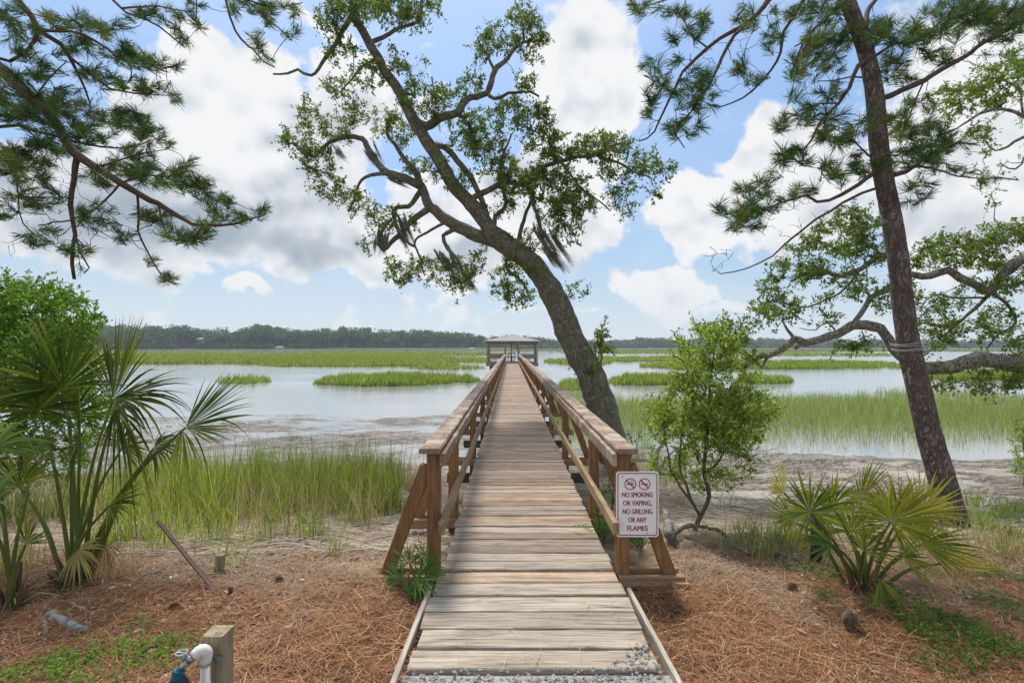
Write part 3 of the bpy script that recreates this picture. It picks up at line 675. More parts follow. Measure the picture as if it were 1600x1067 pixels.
L([(818, 67), (816, 27), (803, 4)], 4, 2, None, .2)
L([(760, 144), (773, 155), (796, 148), (823, 142), (843, 150)], 7, 3, None, -.5)
L([(773, 112), (760, 85), (746, 58)], 5, 2, None, .3)
L([(735, 315), (769, 292), (796, 286), (823, 288), (850, 261), (877, 252), (922, 243), (967, 256), (1016, 279)], 11, 2.5, None, -1.0)
L([(823, 288), (832, 306), (841, 342), (850, 372)], 8, 4, None, -.2)
L([(790, 382), (809, 378), (814, 351), (827, 324), (832, 300)], 8, 4, None, .3)
L([(674, 225), (692, 229), (715, 252), (737, 279), (755, 315), (765, 350)], 9, 9, None, .3)
L([(715, 355), (692, 369), (700, 390), (715, 405), (722, 430), (733, 450)], 8, 3, None, -.5)
L([(770, 368), (775, 340), (790, 320), (782, 280), (786, 240), (800, 210)], 8, 3, None, .6)
L([(715, 175), (735, 200), (742, 225), (760, 215)], 5, 2, None, .5)
L([(700, 345), (650, 375), (655, 400), (665, 430)], 5, 2, None, .4)
L([(800, 392), (790, 415), (815, 440), (830, 470)], 5, 2, None, .5)
L([(877, 252), (905, 290), (930, 310), (955, 330)], 4, 2, None, -.3)
L([(590, 90), (560, 110), (540, 135), (520, 150)], 5, 2, None, .4)
L([(620, 139), (650, 150), (640, 120)], 4, 2, None, .3)
L([(928, 590), (940, 560), (938, 540), (950, 520)], 4, 1.5, None, -.3)
zb = [(280, 60, 70, 60), (340, 30, 60, 40), (420, 25, 60, 35), (480, 40, 80, 50), (600, 30, 50, 50), (290, 170, 60, 50), (400, 260, 60, 60), (280, 300, 50, 40), (530, 70, 45, 55), (490, 210, 40, 50),
 (560, 330, 90, 50), (350, 380, 55, 35), (180, 400, 45, 55), (140, 480, 60, 50, 1.4), (200, 560, 80, 50, 1.3), (290, 440, 90, 40, 1.2), (250, 640, 60, 55, 1.2), (350, 700, 70, 40, 1.3), (440, 420, 60, 40), (500, 450, 60, 60),
 (560, 560, 50, 40), (620, 370, 60, 50), (640, 310, 30, 30), (490, 940, 60, 50, 1.2), (580, 930, 70, 45), (700, 950, 60, 70, 1.1), (760, 500, 70, 50), (740, 280, 45, 35), (720, 430, 60, 50), (800, 450, 90, 80), (790, 150, 45, 60),
 (850, 130, 60, 60, 1.2), (920, 60, 50, 60, 1.2), (980, 120, 45, 60, 1.3), (960, 200, 30, 40), (900, 390, 80, 50), (970, 420, 70, 50), (950, 280, 50, 35), (850, 570, 90, 60, 1.3), (920, 620, 90, 60, 1.3),
 (1000, 500, 80, 50, 1.3), (1030, 640, 110, 70, 1.5), (1100, 700, 90, 50, 1.4), (1080, 520, 80, 45, 1.3), (1180, 500, 70, 40, 1.5), (1250, 510, 60, 40, 1.3), (1330, 560, 60, 40, 1.2), (1410, 595, 50, 30, 1.2), (1270, 650, 45, 50),
 (1380, 665, 35, 20), (1290, 715, 45, 20), (1090, 800, 45, 50), (1050, 740, 80, 50, 1.3), (860, 700, 50, 50), (700, 620, 50, 50), (630, 590, 50, 40), (440, 760, 60, 45, 1.2), (390, 840, 25, 30), (900, 880, 50, 60), (940, 850, 40, 40),
 (860, 980, 55, 60, 1.2), (920, 1030, 50, 50, 1.2), (970, 930, 25, 40), (770, 890, 40, 30), (1120, 1010, 60, 25, .7), (560, 770, 30, 30), (640, 950, 40, 35), (590, 220, 30, 30, .5), (700, 330, 40, 30), (660, 500, 30, 40, .6), (1000, 380, 40, 30), (1200, 600, 60, 40)]
blobs = [(400+b[0]/2.223, b[1]/2.223, b[2]/2.223, b[3]/2.223)+tuple(b[4:]) for b in zb]
blobs += [(938, 520, 12, 12, 2), (945, 545, 14, 10, 2), (900, 570, 12, 10, 1.5), (930, 575, 12, 12, 2), (560, 1, 60, 10), (640, -15, 40, 15)]
fd = lambda x, y: T.near_px(x, y)[1]
tg = blob_targets(blobs, fd, 35, .36)
pts, rad = T.grow(tg, wob=.16, droop=.15, maxr=.02, r0=.0035)
tw = cr = MB(); batch_tubes(tw, pts, rad, col=TWC)
# fine side twigs carrying leaves
def subtwigs(pts, k, L):
    n, K, _ = pts.shape; i = R.integers(2, K, (n, k)); a = pts[np.arange(n)[:, None], i].reshape(-1, 3); d = unit(R.normal(0, 1, (n*k, 3)))
    l = L*R.uniform(.5, 1.2, (n*k, 1)); t = np.linspace(0, 1, 4)[None, :, None]
    q = a[:, None]+d[:, None]*l[:, None]*t; q[:, :, 2] += -.1*l*t[0, :, 0]**2; return q
sp = subtwigs(pts, 2, .24); batch_tubes(tw, sp, np.broadcast_to(np.linspace(.003, .0015, 4), sp.shape[:2]), 3, col=TWC)
cr.add(*leaf_sprays(pts, 13, .074, OAKC, .05, .55, wr=.5)); cr.add(*leaf_sprays(sp, 11, .072, OAKC, .035, .9, wr=.5))
root = empty('oak_tree', base, 'big live oak leaning left over the boardwalk with twisted limbs', 'tree')
tree_parts(T, root, M['oakbark'], M['leaf'], cr)
# hanging moss, each beard a thing
def moss(pa, pb, wpx, lab, n=260, dd=-.1):
    q = T.near_px(*pa); a = np.array(q)+(0, 0, -.015); b = P3(*pb, q[1])+(a-P3(*pa, q[1]))*.6; m_ = MB(); L_ = np.linalg.norm(b-a); wm = wpx/F_PX*q[1]; n = int(n*1.5)
    nc = 9; cs = R.normal(0, .40, (nc, 3))*np.array([wm, wm*.8, .03]); ct = R.random(nc)*.45; cl = R.uniform(.45, 1.0, nc); cl[0] = 1; ct[0] = 0; k = R.integers(0, nc, n)
    t0 = ct[k]+R.random(n)*.25; s0 = a+(b-a)*t0[:, None]+cs[k]*(1-t0*.6)[:, None]+R.normal(0, .012, (n, 3))
    ln = L_*(1-t0)*cl[k]*R.uniform(.35, 1.0, n); K = 8; tt = np.linspace(0, 1, K); dirn = unit(b-a)
    end = a+dirn*L_+R.normal(0, .015, (n, 3)); pull = (end-s0)*np.array([1, 1, 0]); pull -= dirn*0
    pts_ = s0[:, None]+(dirn*ln[:, None])[:, None]*tt[None, :, None]+pull[:, None]*(tt**1.5*.55*(ln/L_)[:, None])[:, :, None]
    pts_ += np.cumsum(R.normal(0, .006, pts_.shape), 1)
    batch_tubes(m_, pts_, np.broadcast_to(np.linspace(.0036, .0015, K), (n, K)), 3, col=np.repeat(jitcol(n, [(.34, .35, .27), (.44, .45, .36), (.24, .25, .18)]), K*3, 0))
    m_.build('hanging_moss', M['moss'], label=lab, cat='moss', group='beards of grey moss hanging in the leaning oak')
moss((846, 348), (886, 428), 26, 'longest grey moss beard hanging right of the leaning oak trunk', 420)
moss((838, 330), (850, 385), 22, 'moss beard on the short limb just above the longest beard', 200)
moss((598, 352), (592, 398), 18, 'moss beard hanging below the hooked limb left of the fork')
moss((622, 330), (640, 392), 20, 'thick moss beard on the forked limb right of the hooked one', 300)
moss((706, 378), (722, 440), 26, 'moss beard hanging straight below the fork of the oak', 340)
moss((716, 400), (742, 458), 14, 'thin moss beard tapering beside the beard below the fork', 160)
moss((566, 222), (585, 262), 14, 'moss on the outer bend of the left arching limb', 170)
moss((530, 240), (548, 272), 10, 'small moss beard inside the left arching limb', 80)
moss((612, 265), (640, 290), 18, 'moss patch lying along the left limb near the trunk', 170)
moss((497, 210), (505, 238), 10, 'short moss tuft near the left tip of the oak', 90)
moss((750, 190), (742, 225), 8, 'small moss tuft under the upper right limb', 70)

# ------------------------------------------------------------------ right pine
T = Tree(); base = fit(1497, 838)
T.limb([(1506, 870), (1492, 820), (1470, 742), (1450, 672), (1434, 601), (1420, 541), (1411, 477), (1404, 410), (1394, 345), (1381, 280), (1372, 216), (1367, 151), (1354, 86), (1335, 30), (1318, -15), (1290, -110), (1275, -180), (1250, -420), (1235, -700)], 52, 18, 5.3, .1, sides=36, rough=.05, step=.035, fr=9, pw=.6)
L = T.limb
L([(1370, 150), (1381, 153), (1428, 134), (1476, 108), (1519, 82), (1558, 56), (1605, 30), (1680, -10)], 9, 4, None, .4)
L([(1348, 70), (1355, 40), (1358, 20), (1372, 0), (1390, -40)], 9, 5, None, .4)
L([(1378, 272), (1364, 272), (1342, 289), (1316, 306), (1278, 315), (1260, 306), (1221, 319), (1187, 332)], 8, 2, None, -.3)
L([(1381, 290), (1364, 296), (1316, 319), (1273, 341), (1239, 371), (1204, 401), (1170, 418), (1127, 427)], 5, 1.5, None, -.5)
L([(1372, 250), (1360, 246), (1334, 220), (1303, 198)], 4, 1.5, None, .3)
L([(1356, 95), (1340, 103), (1325, 138), (1312, 160), (1282, 194), (1260, 233), (1252, 254)], 7, 2, None, -.4)
L([(1312, 160), (1280, 165), (1240, 175), (1215, 195)], 3, 1.5, None, -.2)
L([(1384, 276), (1400, 272), (1428, 259), (1454, 241), (1485, 229), (1505, 215)], 8, 2, None, .4)
L([(1428, 262), (1454, 263), (1497, 276), (1541, 280)], 4, 1.5, None, .3)
L([(1300, -80), (1240, -40), (1200, 0), (1165, 43), (1122, 65), (1075, 103), (1045, 164), (1019, 203), (997, 218)], 11, 2, None, -.3)
L([(1165, 43), (1148, 56), (1127, 91), (1105, 138), (1079, 177), (1053, 211)], 6, 2, None, -.3)
L([(1305, -60), (1256, 0), (1228, 47), (1221, 82), (1191, 125), (1161, 151), (1127, 168)], 7, 2, None, .4)
L([(1320, -10), (1290, 30), (1262, 55), (1245, 90), (1236, 120)], 5, 2, None, .2)
L([(1345, 60), (1310, 66), (1280, 60), (1240, 75)], 4, 2, None, .3)
L([(1355, 95), (1400, 70), (1440, 60), (1470, 30), (1500, 10)], 5, 2, None, .5)
L([(1360, 125), (1330, 120), (1300, 128), (1276, 128)], 3, 1.5, None, .3)
L([(1105, 70), (1085, 60), (1070, 40), (1060, 20)], 3, 1.5, None, .1)
L([(1240, -40), (1140, -30), (1070, -10), (1010, 10)], 6, 2, None, .1)
L([(1440, 128), (1430, 160), (1420, 190), (1405, 210)], 3, 1.5, None, .2)
blobs = [(1010, 10, 26, 14), (1055, 18, 18, 14), (1085, 40, 25, 20), (1080, 25, 12, 12), (1050, 58, 14, 12), (1018, 100, 18, 12), (1060, 90, 14, 10), (1050, 130, 30, 18), (1020, 150, 22, 12), (1095, 125, 25, 22), (1020, 172, 16, 8), (1090, 155, 30, 20),
 (1070, 195, 34, 16), (1150, 108, 16, 18), (1178, 122, 20, 10), (1165, 25, 18, 22), (1210, 62, 16, 26), (1285, 15, 40, 26), (1300, 60, 45, 22, 1.3), (1275, 98, 45, 24, 1.2), (1245, 115, 15, 14), (1300, 145, 26, 14), (1400, 48, 44, 22, 1.3), (1440, 60, 24, 20),
 (1500, 22, 60, 24, 1.2), (1560, 36, 44, 30, 1.3), (1460, 88, 26, 14), (1410, 125, 26, 12), (1400, 178, 24, 16), (1440, 160, 30, 14), (1225, 192, 24, 14), (1270, 178, 44, 16), (1240, 245, 28, 20, 1.2), (1310, 212, 36, 22, 1.2), (1345, 190, 20, 14),
 (1320, 270, 26, 16), (1290, 262, 14, 12), (1350, 258, 22, 18), (1440, 215, 50, 28, 1.3), (1425, 250, 44, 26, 1.2), (1490, 228, 24, 16), (1540, 280, 20, 8, 1.2), (1500, 268, 20, 8), (1440, 292, 26, 12), (1172, 290, 20, 16), (1205, 280, 15, 14), (1150, 330, 32, 18, 1.3),
 (1190, 318, 36, 20), (1165, 352, 30, 12), (1250, 288, 12, 8), (1270, 300, 14, 8), (1230, 300, 12, 10), (1420, 318, 16, 10, .6), (1360, 50, 26, 22), (1385, 95, 30, 16), (1530, 5, 60, 12), (1590, 20, 20, 20), (1480, 50, 24, 14), (1225, 20, 18, 18), (1250, 150, 18, 10, .6)]
fd = lambda x, y: T.near_px(x, y)[1]
tg = blob_targets(blobs, fd, 28, .30); pts, rad = T.grow(tg, wob=.12, droop=.3, r0=.003, rk=.008, maxr=.012)
tw = cr = MB(); batch_tubes(tw, pts, rad, col=TWC)
bare = blob_targets([(1230, 350, 70, 30), (1120, 405, 25, 20, 2), (1255, 330, 50, 15), (1010, 205, 15, 12, 2), (1300, 240, 60, 30), (1420, 200, 60, 40), (1290, 130, 60, 30), (1480, 70, 80, 50), (1130, 100, 60, 60), (1220, 300, 60, 30)], fd, 12, .2)
bp, br = T.grow(bare, wob=.2, r0=.0025, rk=.004, maxr=.006); batch_tubes(tw, bp, br, col=TWC)
tufts(cr, pts, 46, .135, PINEC)
root = empty('pine_tree', base, 'tall pine with plated reddish bark leaning left beside the right palmetto', 'tree')
tree_parts(T, root, M['pinebark'], M['needle'], cr, limb_m=M['pinelimb'])
# rope round the trunk
ro = MB()
for k, (ay, tilt) in enumerate([(537, .05), (541, -.03), (545, .06), (548, .0)]):
    c = P3(1421+k*.8, ay, 5.34); a = np.linspace(0, 2*math.pi, 40); r = .157
    ro.tube(np.stack([c[0]+r*np.cos(a), c[1]+.02+r*np.sin(a), c[2]+tilt*r*np.cos(a)+.006*np.sin(3*a)], -1), .0045, 6)
ro.build('rope', M['rope'], label='pale rope wound several times around the leaning pine trunk', cat='rope')

# ------------------------------------------------------------------ left pine (trunk outside the picture)
T = Tree()
tb = np.array([-6.3, 5.0, float(ground(-6.3, 5.0))]); C = catmull([tb+(0, 0, -.2), tb+(.05, 0, 2), tb+(.15, .1, 5), tb+(.2, .1, 9), tb+(.1, 0, 13)], .12)
r = np.interp(np.linspace(0, 1, len(C)), [0, .05, 1], [.27, .22, .10]); T.trunk.tube(C, r, 24, rough=.06, fr=9); T.nodes += list(C); T.rad += list(r)
def LW(first, pts, w0, w1, d0, d1, **k):
    C = T.limb(pts, w0, w1, d0, d1, join=False, **k)
    if first is not None:
        T.limbs.tube(catmull([first, (np.array(first)+C[0])/2+(0, 0, .12), C[0]], .12), np.linspace(w0/2*1.2, w0/2, len(catmull([first, (np.array(first)+C[0])/2+(0, 0, .12), C[0]], .12)))/F_PX*d0, 12, rough=.1)
    return C
LW((-6.2, 5.0, 5.6), [(-30, 85), (0, 108), (52, 155), (86, 194), (116, 241), (151, 259), (190, 289), (233, 310), (276, 341), (345, 353), (405, 338)], 24, 2.5, 5.2, -.3, sides=14, pw=.7)
L = T.limb
L([(118, 243), (121, 246), (110, 302), (110, 366), (114, 435)], 12, 6, None, .1)
L([(110, 366), (125, 395), (140, 420), (128, 428)], 4, 2, None, .0)
LW((-6.2, 5.0, 6.6), [(10, -25), (26, 0), (52, 26), (65, 52), (39, 86), (17, 95), (-10, 92)], 12, 5, 5.3, .1)
L([(65, 52), (95, 69), (121, 108), (138, 160)], 8, 3, None, .3)
L([(103, 90), (172, 138), (241, 151), (276, 151)], 4, 1.5, None, .2)
L([(65, 52), (130, 56), (194, 95), (276, 103)], 5, 1.5, None, -.2)
L([(80, 40), (110, 45), (150, 42), (195, 48)], 3, 1.5, None, .1)
LW((-6.1, 5.0, 5.0), [(-30, 205), (0, 198), (26, 196), (80, 215), (130, 225), (200, 228), (250, 215)], 6, 1.5, 5.5, .3)
LW((-6.1, 5.0, 4.3), [(-20, 225), (10, 245), (25, 280), (35, 330), (50, 365), (90, 385)], 4, 1.5, 5.2, .1)
L([(198, 310), (220, 375), (241, 418), (259, 440)], 5, 2, None, .2)
L([(190, 300), (150, 325), (110, 345), (60, 350)], 4, 2, None, .3)
L([(240, 320), (260, 365), (290, 385), (330, 372)], 4, 1.5, None, -.2)
L([(200, 290), (230, 275), (270, 272), (300, 262)], 4, 1.5, None, -.2)
L([(150, 258), (190, 250), (230, 235), (262, 230)], 4, 1.5, None, .2)
L([(60, 165), (80, 120), (105, 100), (130, 100)], 4, 1.5, None, .3)
LW((-6.1, 5.05, 8.6), [(60, -90), (172, 0), (194, 22), (233, 32), (267, 56), (285, 72)], 6, 2, 6.0, .1)
L([(180, 10), (250, 10), (290, 20), (310, 40)], 4, 1.5, None, .1)
LW((-6.1, 5.05, 9.4), [(150, -120), (330, -50), (353, 0), (366, 43), (388, 69), (414, 99), (430, 108)], 7, 2, 6.4, .1)
L([(345, -20), (384, 0), (431, 43), (457, 65)], 4, 1.5, None, .1)
L([(350, -10), (400, 5), (440, 10), (470, 5)], 4, 1.5, None, .1)
L([(320, -52), (305, -20), (308, 10), (312, 40)], 3, 1.5, None, .0)
blobs = [(105, 35, 55, 16), (170, 45, 24, 14), (190, 82, 34, 18, 1.2), (240, 98, 30, 12, 1.2), (272, 105, 12, 10), (120, 75, 36, 16), (70, 108, 26, 18), (38, 60, 26, 28), (240, 140, 24, 14), (268, 150, 14, 12), (205, 130, 25, 16), (150, 120, 36, 16), (200, 190, 46, 22, 1.2),
 (240, 212, 26, 16, 1.3), (150, 200, 44, 26, 1.2), (60, 170, 44, 34, 1.2), (20, 150, 30, 40), (110, 160, 34, 24), (225, 235, 30, 12), (262, 228, 8, 10), (298, 253, 12, 9), (245, 270, 55, 20, 1.1), (300, 288, 26, 16, 1.3), (335, 312, 26, 12, 1.3), (350, 330, 20, 10), (372, 335, 14, 10, 1.5), (412, 328, 14, 7, 1.6),
 (330, 350, 26, 8), (290, 365, 46, 13, 1.3), (240, 340, 28, 18), (200, 260, 36, 16), (50, 250, 46, 34), (10, 250, 20, 30), (8, 330, 20, 16), (60, 300, 46, 24, .8), (60, 370, 36, 12), (110, 388, 34, 10), (150, 340, 34, 22, .8), (190, 370, 20, 12), (232, 400, 12, 8), (255, 432, 14, 8, 1.6), (150, 278, 20, 20),
 (245, 25, 44, 16), (280, 60, 16, 14), (305, 10, 18, 14), (312, 34, 14, 14), (385, 12, 36, 14, 1.2), (432, 18, 34, 20, 1.2), (452, 50, 16, 12), (400, 68, 16, 16), (412, 94, 16, 9), (465, 15, 10, 12), (20, 20, 26, 20), (90, 225, 40, 20), (130, 425, 8, 5)]
fd = lambda x, y: T.near_px(x, y)[1]
tg = blob_targets(blobs, fd, 28, .30); pts, rad = T.grow(tg, wob=.12, droop=.3, r0=.003, rk=.008, maxr=.012)
tw = cr = MB(); batch_tubes(tw, pts, rad, col=TWC)
bp, br = T.grow(blob_targets([(100, 330, 90, 50), (30, 380, 30, 30), (200, 350, 60, 30), (130, 160, 60, 40), (200, 160, 60, 30), (60, 260, 60, 60), (300, 350, 60, 20), (170, 80, 80, 30)], fd, 12, .2), wob=.2, r0=.0025, rk=.004, maxr=.006); batch_tubes(tw, bp, br, col=TWC)
tufts(cr, pts, 46, .135, PINEC)
root = empty('pine_tree', tb, 'pine whose green boughs hang into the upper left, one bare stub pointing down', 'tree')
tree_parts(T, root, M['pinebark'], M['needle'], cr, limb_m=M['pinelimb'])

# ------------------------------------------------------------------ right oak (trunk outside the picture)
T = Tree()
tb = np.array([10.6, 8.6, float(ground(10.6, 8.6))]); C = catmull([tb+(0, 0, -.3), tb+(-.1, 0, 1.2), tb+(-.3, 0, 2.6), tb+(-.2, .2, 5.5), tb+(.3, .3, 8.), tb+(.9, .2, 10.)], .15)
r = np.interp(np.linspace(0, 1, len(C)), [0, .06, .3, .6, 1], [.48, .34, .27, .18, .05]); T.trunk.tube(C, r, 24, rough=.08, fr=3); T.nodes += list(C); T.rad += list(r)
OC_ = C
def LO(first, pts, w0, w1, d0, d1, **k):
    C = T.limb(pts, w0, w1, d0, d1, join=False, **k); q = catmull([first, (np.array(first)+C[0])/2+(0, 0, -.1), C[0]], .12)
    T.limbs.tube(q, np.linspace(w0/2*1.4, w0/2, len(q))/F_PX*d0, 12, rough=.1)
LO((10.3, 8.6, 1.6), [(1630, 562), (1600, 570), (1530, 564), (1480, 574), (1440, 573), (1405, 556), (1390, 530), (1367, 509), (1330, 509), (1307, 524), (1277, 530), (1259, 534), (1240, 526), (1225, 545), (1202, 556), (1176, 560), (1161, 582), (1155, 596)], 30, 7, 8.2, -.5, sides=14, rough=.16, pw=.8)
L = T.limb
L([(1202, 556), (1190, 575), (1180, 565), (1176, 562)], 6, 4, None, 0)
L([(1240, 526), (1230, 515), (1222, 500), (1214, 512)], 6, 2, None, .1)
L([(1277, 530), (1250, 540), (1243, 545)], 7, 5, None, -.1)
L([(1326, 507), (1352, 477), (1360, 462), (1390, 447), (1420, 428), (1450, 431), (1480, 423)], 8, 8, None, .5)
L([(1307, 524), (1295, 505), (1270, 515), (1250, 512)], 3, 1, None, -.3)
L([(1176, 560), (1160, 545), (1145, 530), (1130, 515)], 5, 2, None, .2)
LO((10.2, 8.7, 3.2), [(1640, 385), (1600, 405), (1575, 418), (1545, 453), (1515, 440), (1480, 423), (1450, 431), (1424, 427), (1381, 401), (1342, 418), (1316, 431), (1270, 425), (1235, 440)], 18, 4, 8.4, .2, sides=12, rough=.16)
L([(1600, 402), (1562, 440), (1540, 466), (1525, 481), (1490, 510), (1465, 530)], 11, 3, None, .4)
L([(1545, 453), (1580, 480), (1590, 505), (1560, 520), (1540, 545)], 7, 3, None, .3)
L([(1381, 401), (1350, 380), (1320, 360), (1310, 340)], 4, 2, None, .3)
L([(1342, 418), (1320, 450), (1290, 470), (1250, 480), (1215, 470)], 4, 2, None, .2)
L([(1540, 466), (1500, 465), (1460, 463), (1440, 480)], 4, 2, None, .2)
LO((10.1, 8.7, 5.2), [(1660, 215), (1600, 180), (1575, 172), (1545, 172), (1515, 190), (1489, 203)], 9, 2, 8.6, -.2)
L([(1640, 200), (1600, 214), (1575, 229), (1554, 237), (1535, 215)], 6, 2, None, .2)
L([(1600, 180), (1590, 140), (1560, 120), (1530, 130)], 5, 2, None, .2)
L([(1620, 190), (1600, 255), (1575, 262), (1560, 255)], 5, 2, None, .1)
blobs = [(1500, 150, 36, 26, 1.2), (1545, 140, 40, 28, 1.3), (1565, 112, 34, 16), (1592, 90, 16, 20), (1480, 172, 14, 16), (1525, 206, 24, 12, 1.2), (1545, 218, 10, 10), (1600, 120, 20, 30), (1330, 335, 26, 14, 1.2), (1350, 352, 44, 22, 1.3), (1310, 372, 56, 26, 1.2), (1360, 390, 50, 22, 1.3), (1270, 390, 34, 22), (1240, 420, 46, 20, 1.2), (1205, 440, 22, 14),
 (1300, 430, 44, 18), (1450, 400, 36, 22, 1.2), (1500, 390, 44, 24, 1.2), (1560, 370, 44, 20, 1.3), (1592, 362, 24, 22), (1480, 372, 22, 14), (1540, 400, 46, 22), (1212, 470, 36, 24, 1.2), (1190, 492, 26, 16), (1240, 490, 26, 16), (1285, 470, 22, 10), (1300, 488, 16, 12), (1320, 540, 24, 9, 1.3), (1350, 535, 18, 8, 1.3), (1130, 512, 44, 14, 1.3), (1150, 528, 28, 22), (1172, 560, 16, 18),
 (1480, 470, 36, 18), (1450, 500, 36, 18), (1500, 522, 50, 22), (1560, 500, 44, 22), (1590, 540, 20, 22), (1470, 535, 26, 12), (1555, 600, 46, 12, 1.5), (1590, 590, 20, 20), (1468, 600, 20, 10, 1.5), (1540, 572, 26, 20, .7), (1350, 450, 36, 18), (1380, 470, 26, 14), (1425, 460, 20, 20), (1530, 445, 30, 14), (1575, 450, 26, 20), (1610, 420, 24, 30), (1460, 560, 18, 10, .6)]
fd = lambda x, y: T.near_px(x, y)[1]
for e_ in [(2.0, .6, 1.2), (1.4, -1.2, 2.0), (2.2, 1.6, 2.4), (.2, 1.8, 2.2)]:
    a_ = T.nodes[int(len(OC_)*R.uniform(.45, .7))]; q = catmull([a_, np.array(a_)+np.array(e_)*.5+(0, 0, .15), np.array(a_)+e_], .12); T.limbs.tube(q, np.linspace(.11, .03, len(q)), 10, rough=.12, fr=4); T.nodes += list(q)
ex = np.stack([R.uniform(9.7, 13.2, 420), R.uniform(6.8, 10.8, 420), R.uniform(3.2, 9.6, 420)], -1)
tg = np.concatenate([blob_targets(blobs, fd, 29, .28), ex]); pts, rad = T.grow(tg, wob=.16, r0=.0035, maxr=.018)
tw = cr = MB(); batch_tubes(tw, pts, rad, col=TWC); sp = subtwigs(pts, 2, .2); batch_tubes(tw, sp, np.broadcast_to(np.linspace(.003, .0015, 4), sp.shape[:2]), 3, col=TWC)
OC2 = [(.12, .19, .03), (.16, .24, .04), (.09, .14, .028), (.18, .21, .06)]
cr.add(*leaf_sprays(pts, 11, .062, OC2, .045, .5, wr=.5)); cr.add(*leaf_sprays(sp, 10, .062, OC2, .03, .9, wr=.5))
root = empty('oak_tree', tb, 'lichened oak reaching in from the right with winding limbs behind the pine trunk', 'tree')
tree_parts(T, root, M['oakbark2'], M['leaf'], cr)

# ------------------------------------------------------------------ shrubs
def shrub(name, base, stems, blobs, per, Lf, cols, label, n_leaf=13, bark_m='twig', dsp=.2, spn=2, depth=None, cat='shrub'):
    global T
    T = Tree()
    for i, s_ in enumerate(stems): T.limb(s_[0], s_[1], s_[2], s_[3] if len(s_) > 3 else (base[1] if i == 0 else None), s_[4] if len(s_) > 4 else .1, sides=8, join=i > 0, step=.06)
    fd = (lambda x, y: T.near_px(x, y)[1]) if depth is None else depth
    tg = blob_targets(blobs, fd, per, dsp); pts, rad = T.grow(tg, wob=.14, r0=.0025, rk=.008, maxr=.012, droop=-.2)
    tw = cr = MB(); batch_tubes(tw, pts, rad, col=TWC); sp = subtwigs(pts, spn, .14); sp[:, :, 2] += np.linspace(0, .08, 4); batch_tubes(tw, sp, np.broadcast_to(np.linspace(.002, .001, 4), sp.shape[:2]), 3, col=TWC)
    cr.add(*leaf_sprays(pts, n_leaf, Lf, cols, .035, .6)); cr.add(*leaf_sprays(sp, n_leaf, Lf, cols, .02, .95, out=.7))
    root = empty(name, base, label, cat); T.trunk.build('stem', M['twig'], root, smooth=True); T.limbs.n and T.limbs.build('side_stems', M['twig'], root, smooth=True); cr.build('foliage', M['shrubleaf'], root); return root
b = fit(1084, 836)
shrub('marsh_elder', b, [([(1084, 840), (1090, 815), (1108, 775), (1100, 740), (1104, 690), (1108, 640), (1110, 590), (1120, 530)], 9, 2), ([(1092, 808), (1075, 770), (1062, 720), (1066, 680), (1075, 610)], 5, 2), ([(1100, 745), (1130, 715), (1150, 680), (1160, 640)], 4, 2), ([(1104, 690), (1085, 640), (1080, 590)], 4, 2), ([(1090, 790), (1055, 745), (1040, 700), (1035, 655)], 4, 2)],
      [(1110, 600, 40, 44), (1125, 550, 38, 30), (1058, 640, 34, 40, .9), (1075, 760, 30, 24, .35), (1120, 760, 30, 20, .35), (1078, 575, 26, 36), (1140, 665, 52, 36), (1182, 645, 34, 34, 1.1), (1095, 690, 62, 34, .8), (1112, 525, 34, 16), (1024, 655, 22, 30, .7), (1060, 735, 54, 30, .5), (1130, 730, 50, 24, .5), (1095, 640, 60, 50, .7), (1160, 605, 24, 26, .8), (1060, 540, 16, 14, .6), (1150, 700, 40, 26, .8)], 31, .038, SHRC, 'bright green airy shrub on the bank right of the warning sign', 13)
d0 = 6.4
shrub('wax_myrtle', np.array([P3(20, 700, d0)[0], d0, float(ground(P3(20, 700, d0)[0], d0))]), [([(30, 760), (35, 680), (50, 610), (60, 540), (70, 470)], 9, 3, d0, .1), ([(38, 670), (0, 600), (-20, 520), (-10, 460)], 7, 3), ([(45, 630), (90, 580), (120, 530), (135, 500)], 6, 2), ([(38, 680), (80, 700), (120, 690), (150, 650)], 6, 2), ([(50, 600), (30, 520), (20, 460)], 5, 2)],
      [(20, 455, 34, 20, 1.3), (75, 460, 34, 26, 1.3), (110, 490, 34, 30, 1.3), (145, 515, 22, 20, 1.5), (50, 510, 60, 40, 1.3), (10, 520, 40, 60, 1.3), (100, 545, 50, 36, 1.2), (30, 580, 60, 50, 1.2), (-30, 500, 40, 70), (20, 650, 70, 60, 1.2), (90, 600, 60, 40), (60, 720, 80, 40, .8), (130, 650, 50, 50, .7)], 26, .055, [(.14, .26, .035), (.10, .20, .03), (.19, .31, .05), (.07, .15, .025)], 'leafy green bush behind the palmetto at the far left', 14, dsp=.45)
b = fit(1597, 760)
shrub('bank_shrub', b, [([(1600, 765), (1602, 720), (1598, 680), (1605, 650)], 5, 2)], [(1600, 700, 22, 45, 1.2), (1620, 680, 30, 40), (1585, 740, 15, 18)], 24, .04, SHRC, 'small green shrub cut by the right edge of the picture', 12)
for px, py, lab, sz in [(955, 770, 'low green weed behind the second railing post right of the boardwalk', 1.), (1000, 840, 'small leafy weed growing under the warning sign', .9), (940, 830, 'dark leafy plant between deck edge and right brace', .8), (985, 690, 'green weed tuft beside the oak base', 1.1)]:
    b = fit(px, py+28); shrub('weed', b, [([(px, py+30), (px+3, py+5), (px-4, py-18*sz)], 3, 1), ([(px, py+20), (px+14, py-8)], 2, 1)], [(px, py, 22*sz, 22*sz, 1.6)], 24, .032, [(.09, .20, .03), (.13, .27, .04)], lab, 12, dsp=.1, cat='weed')

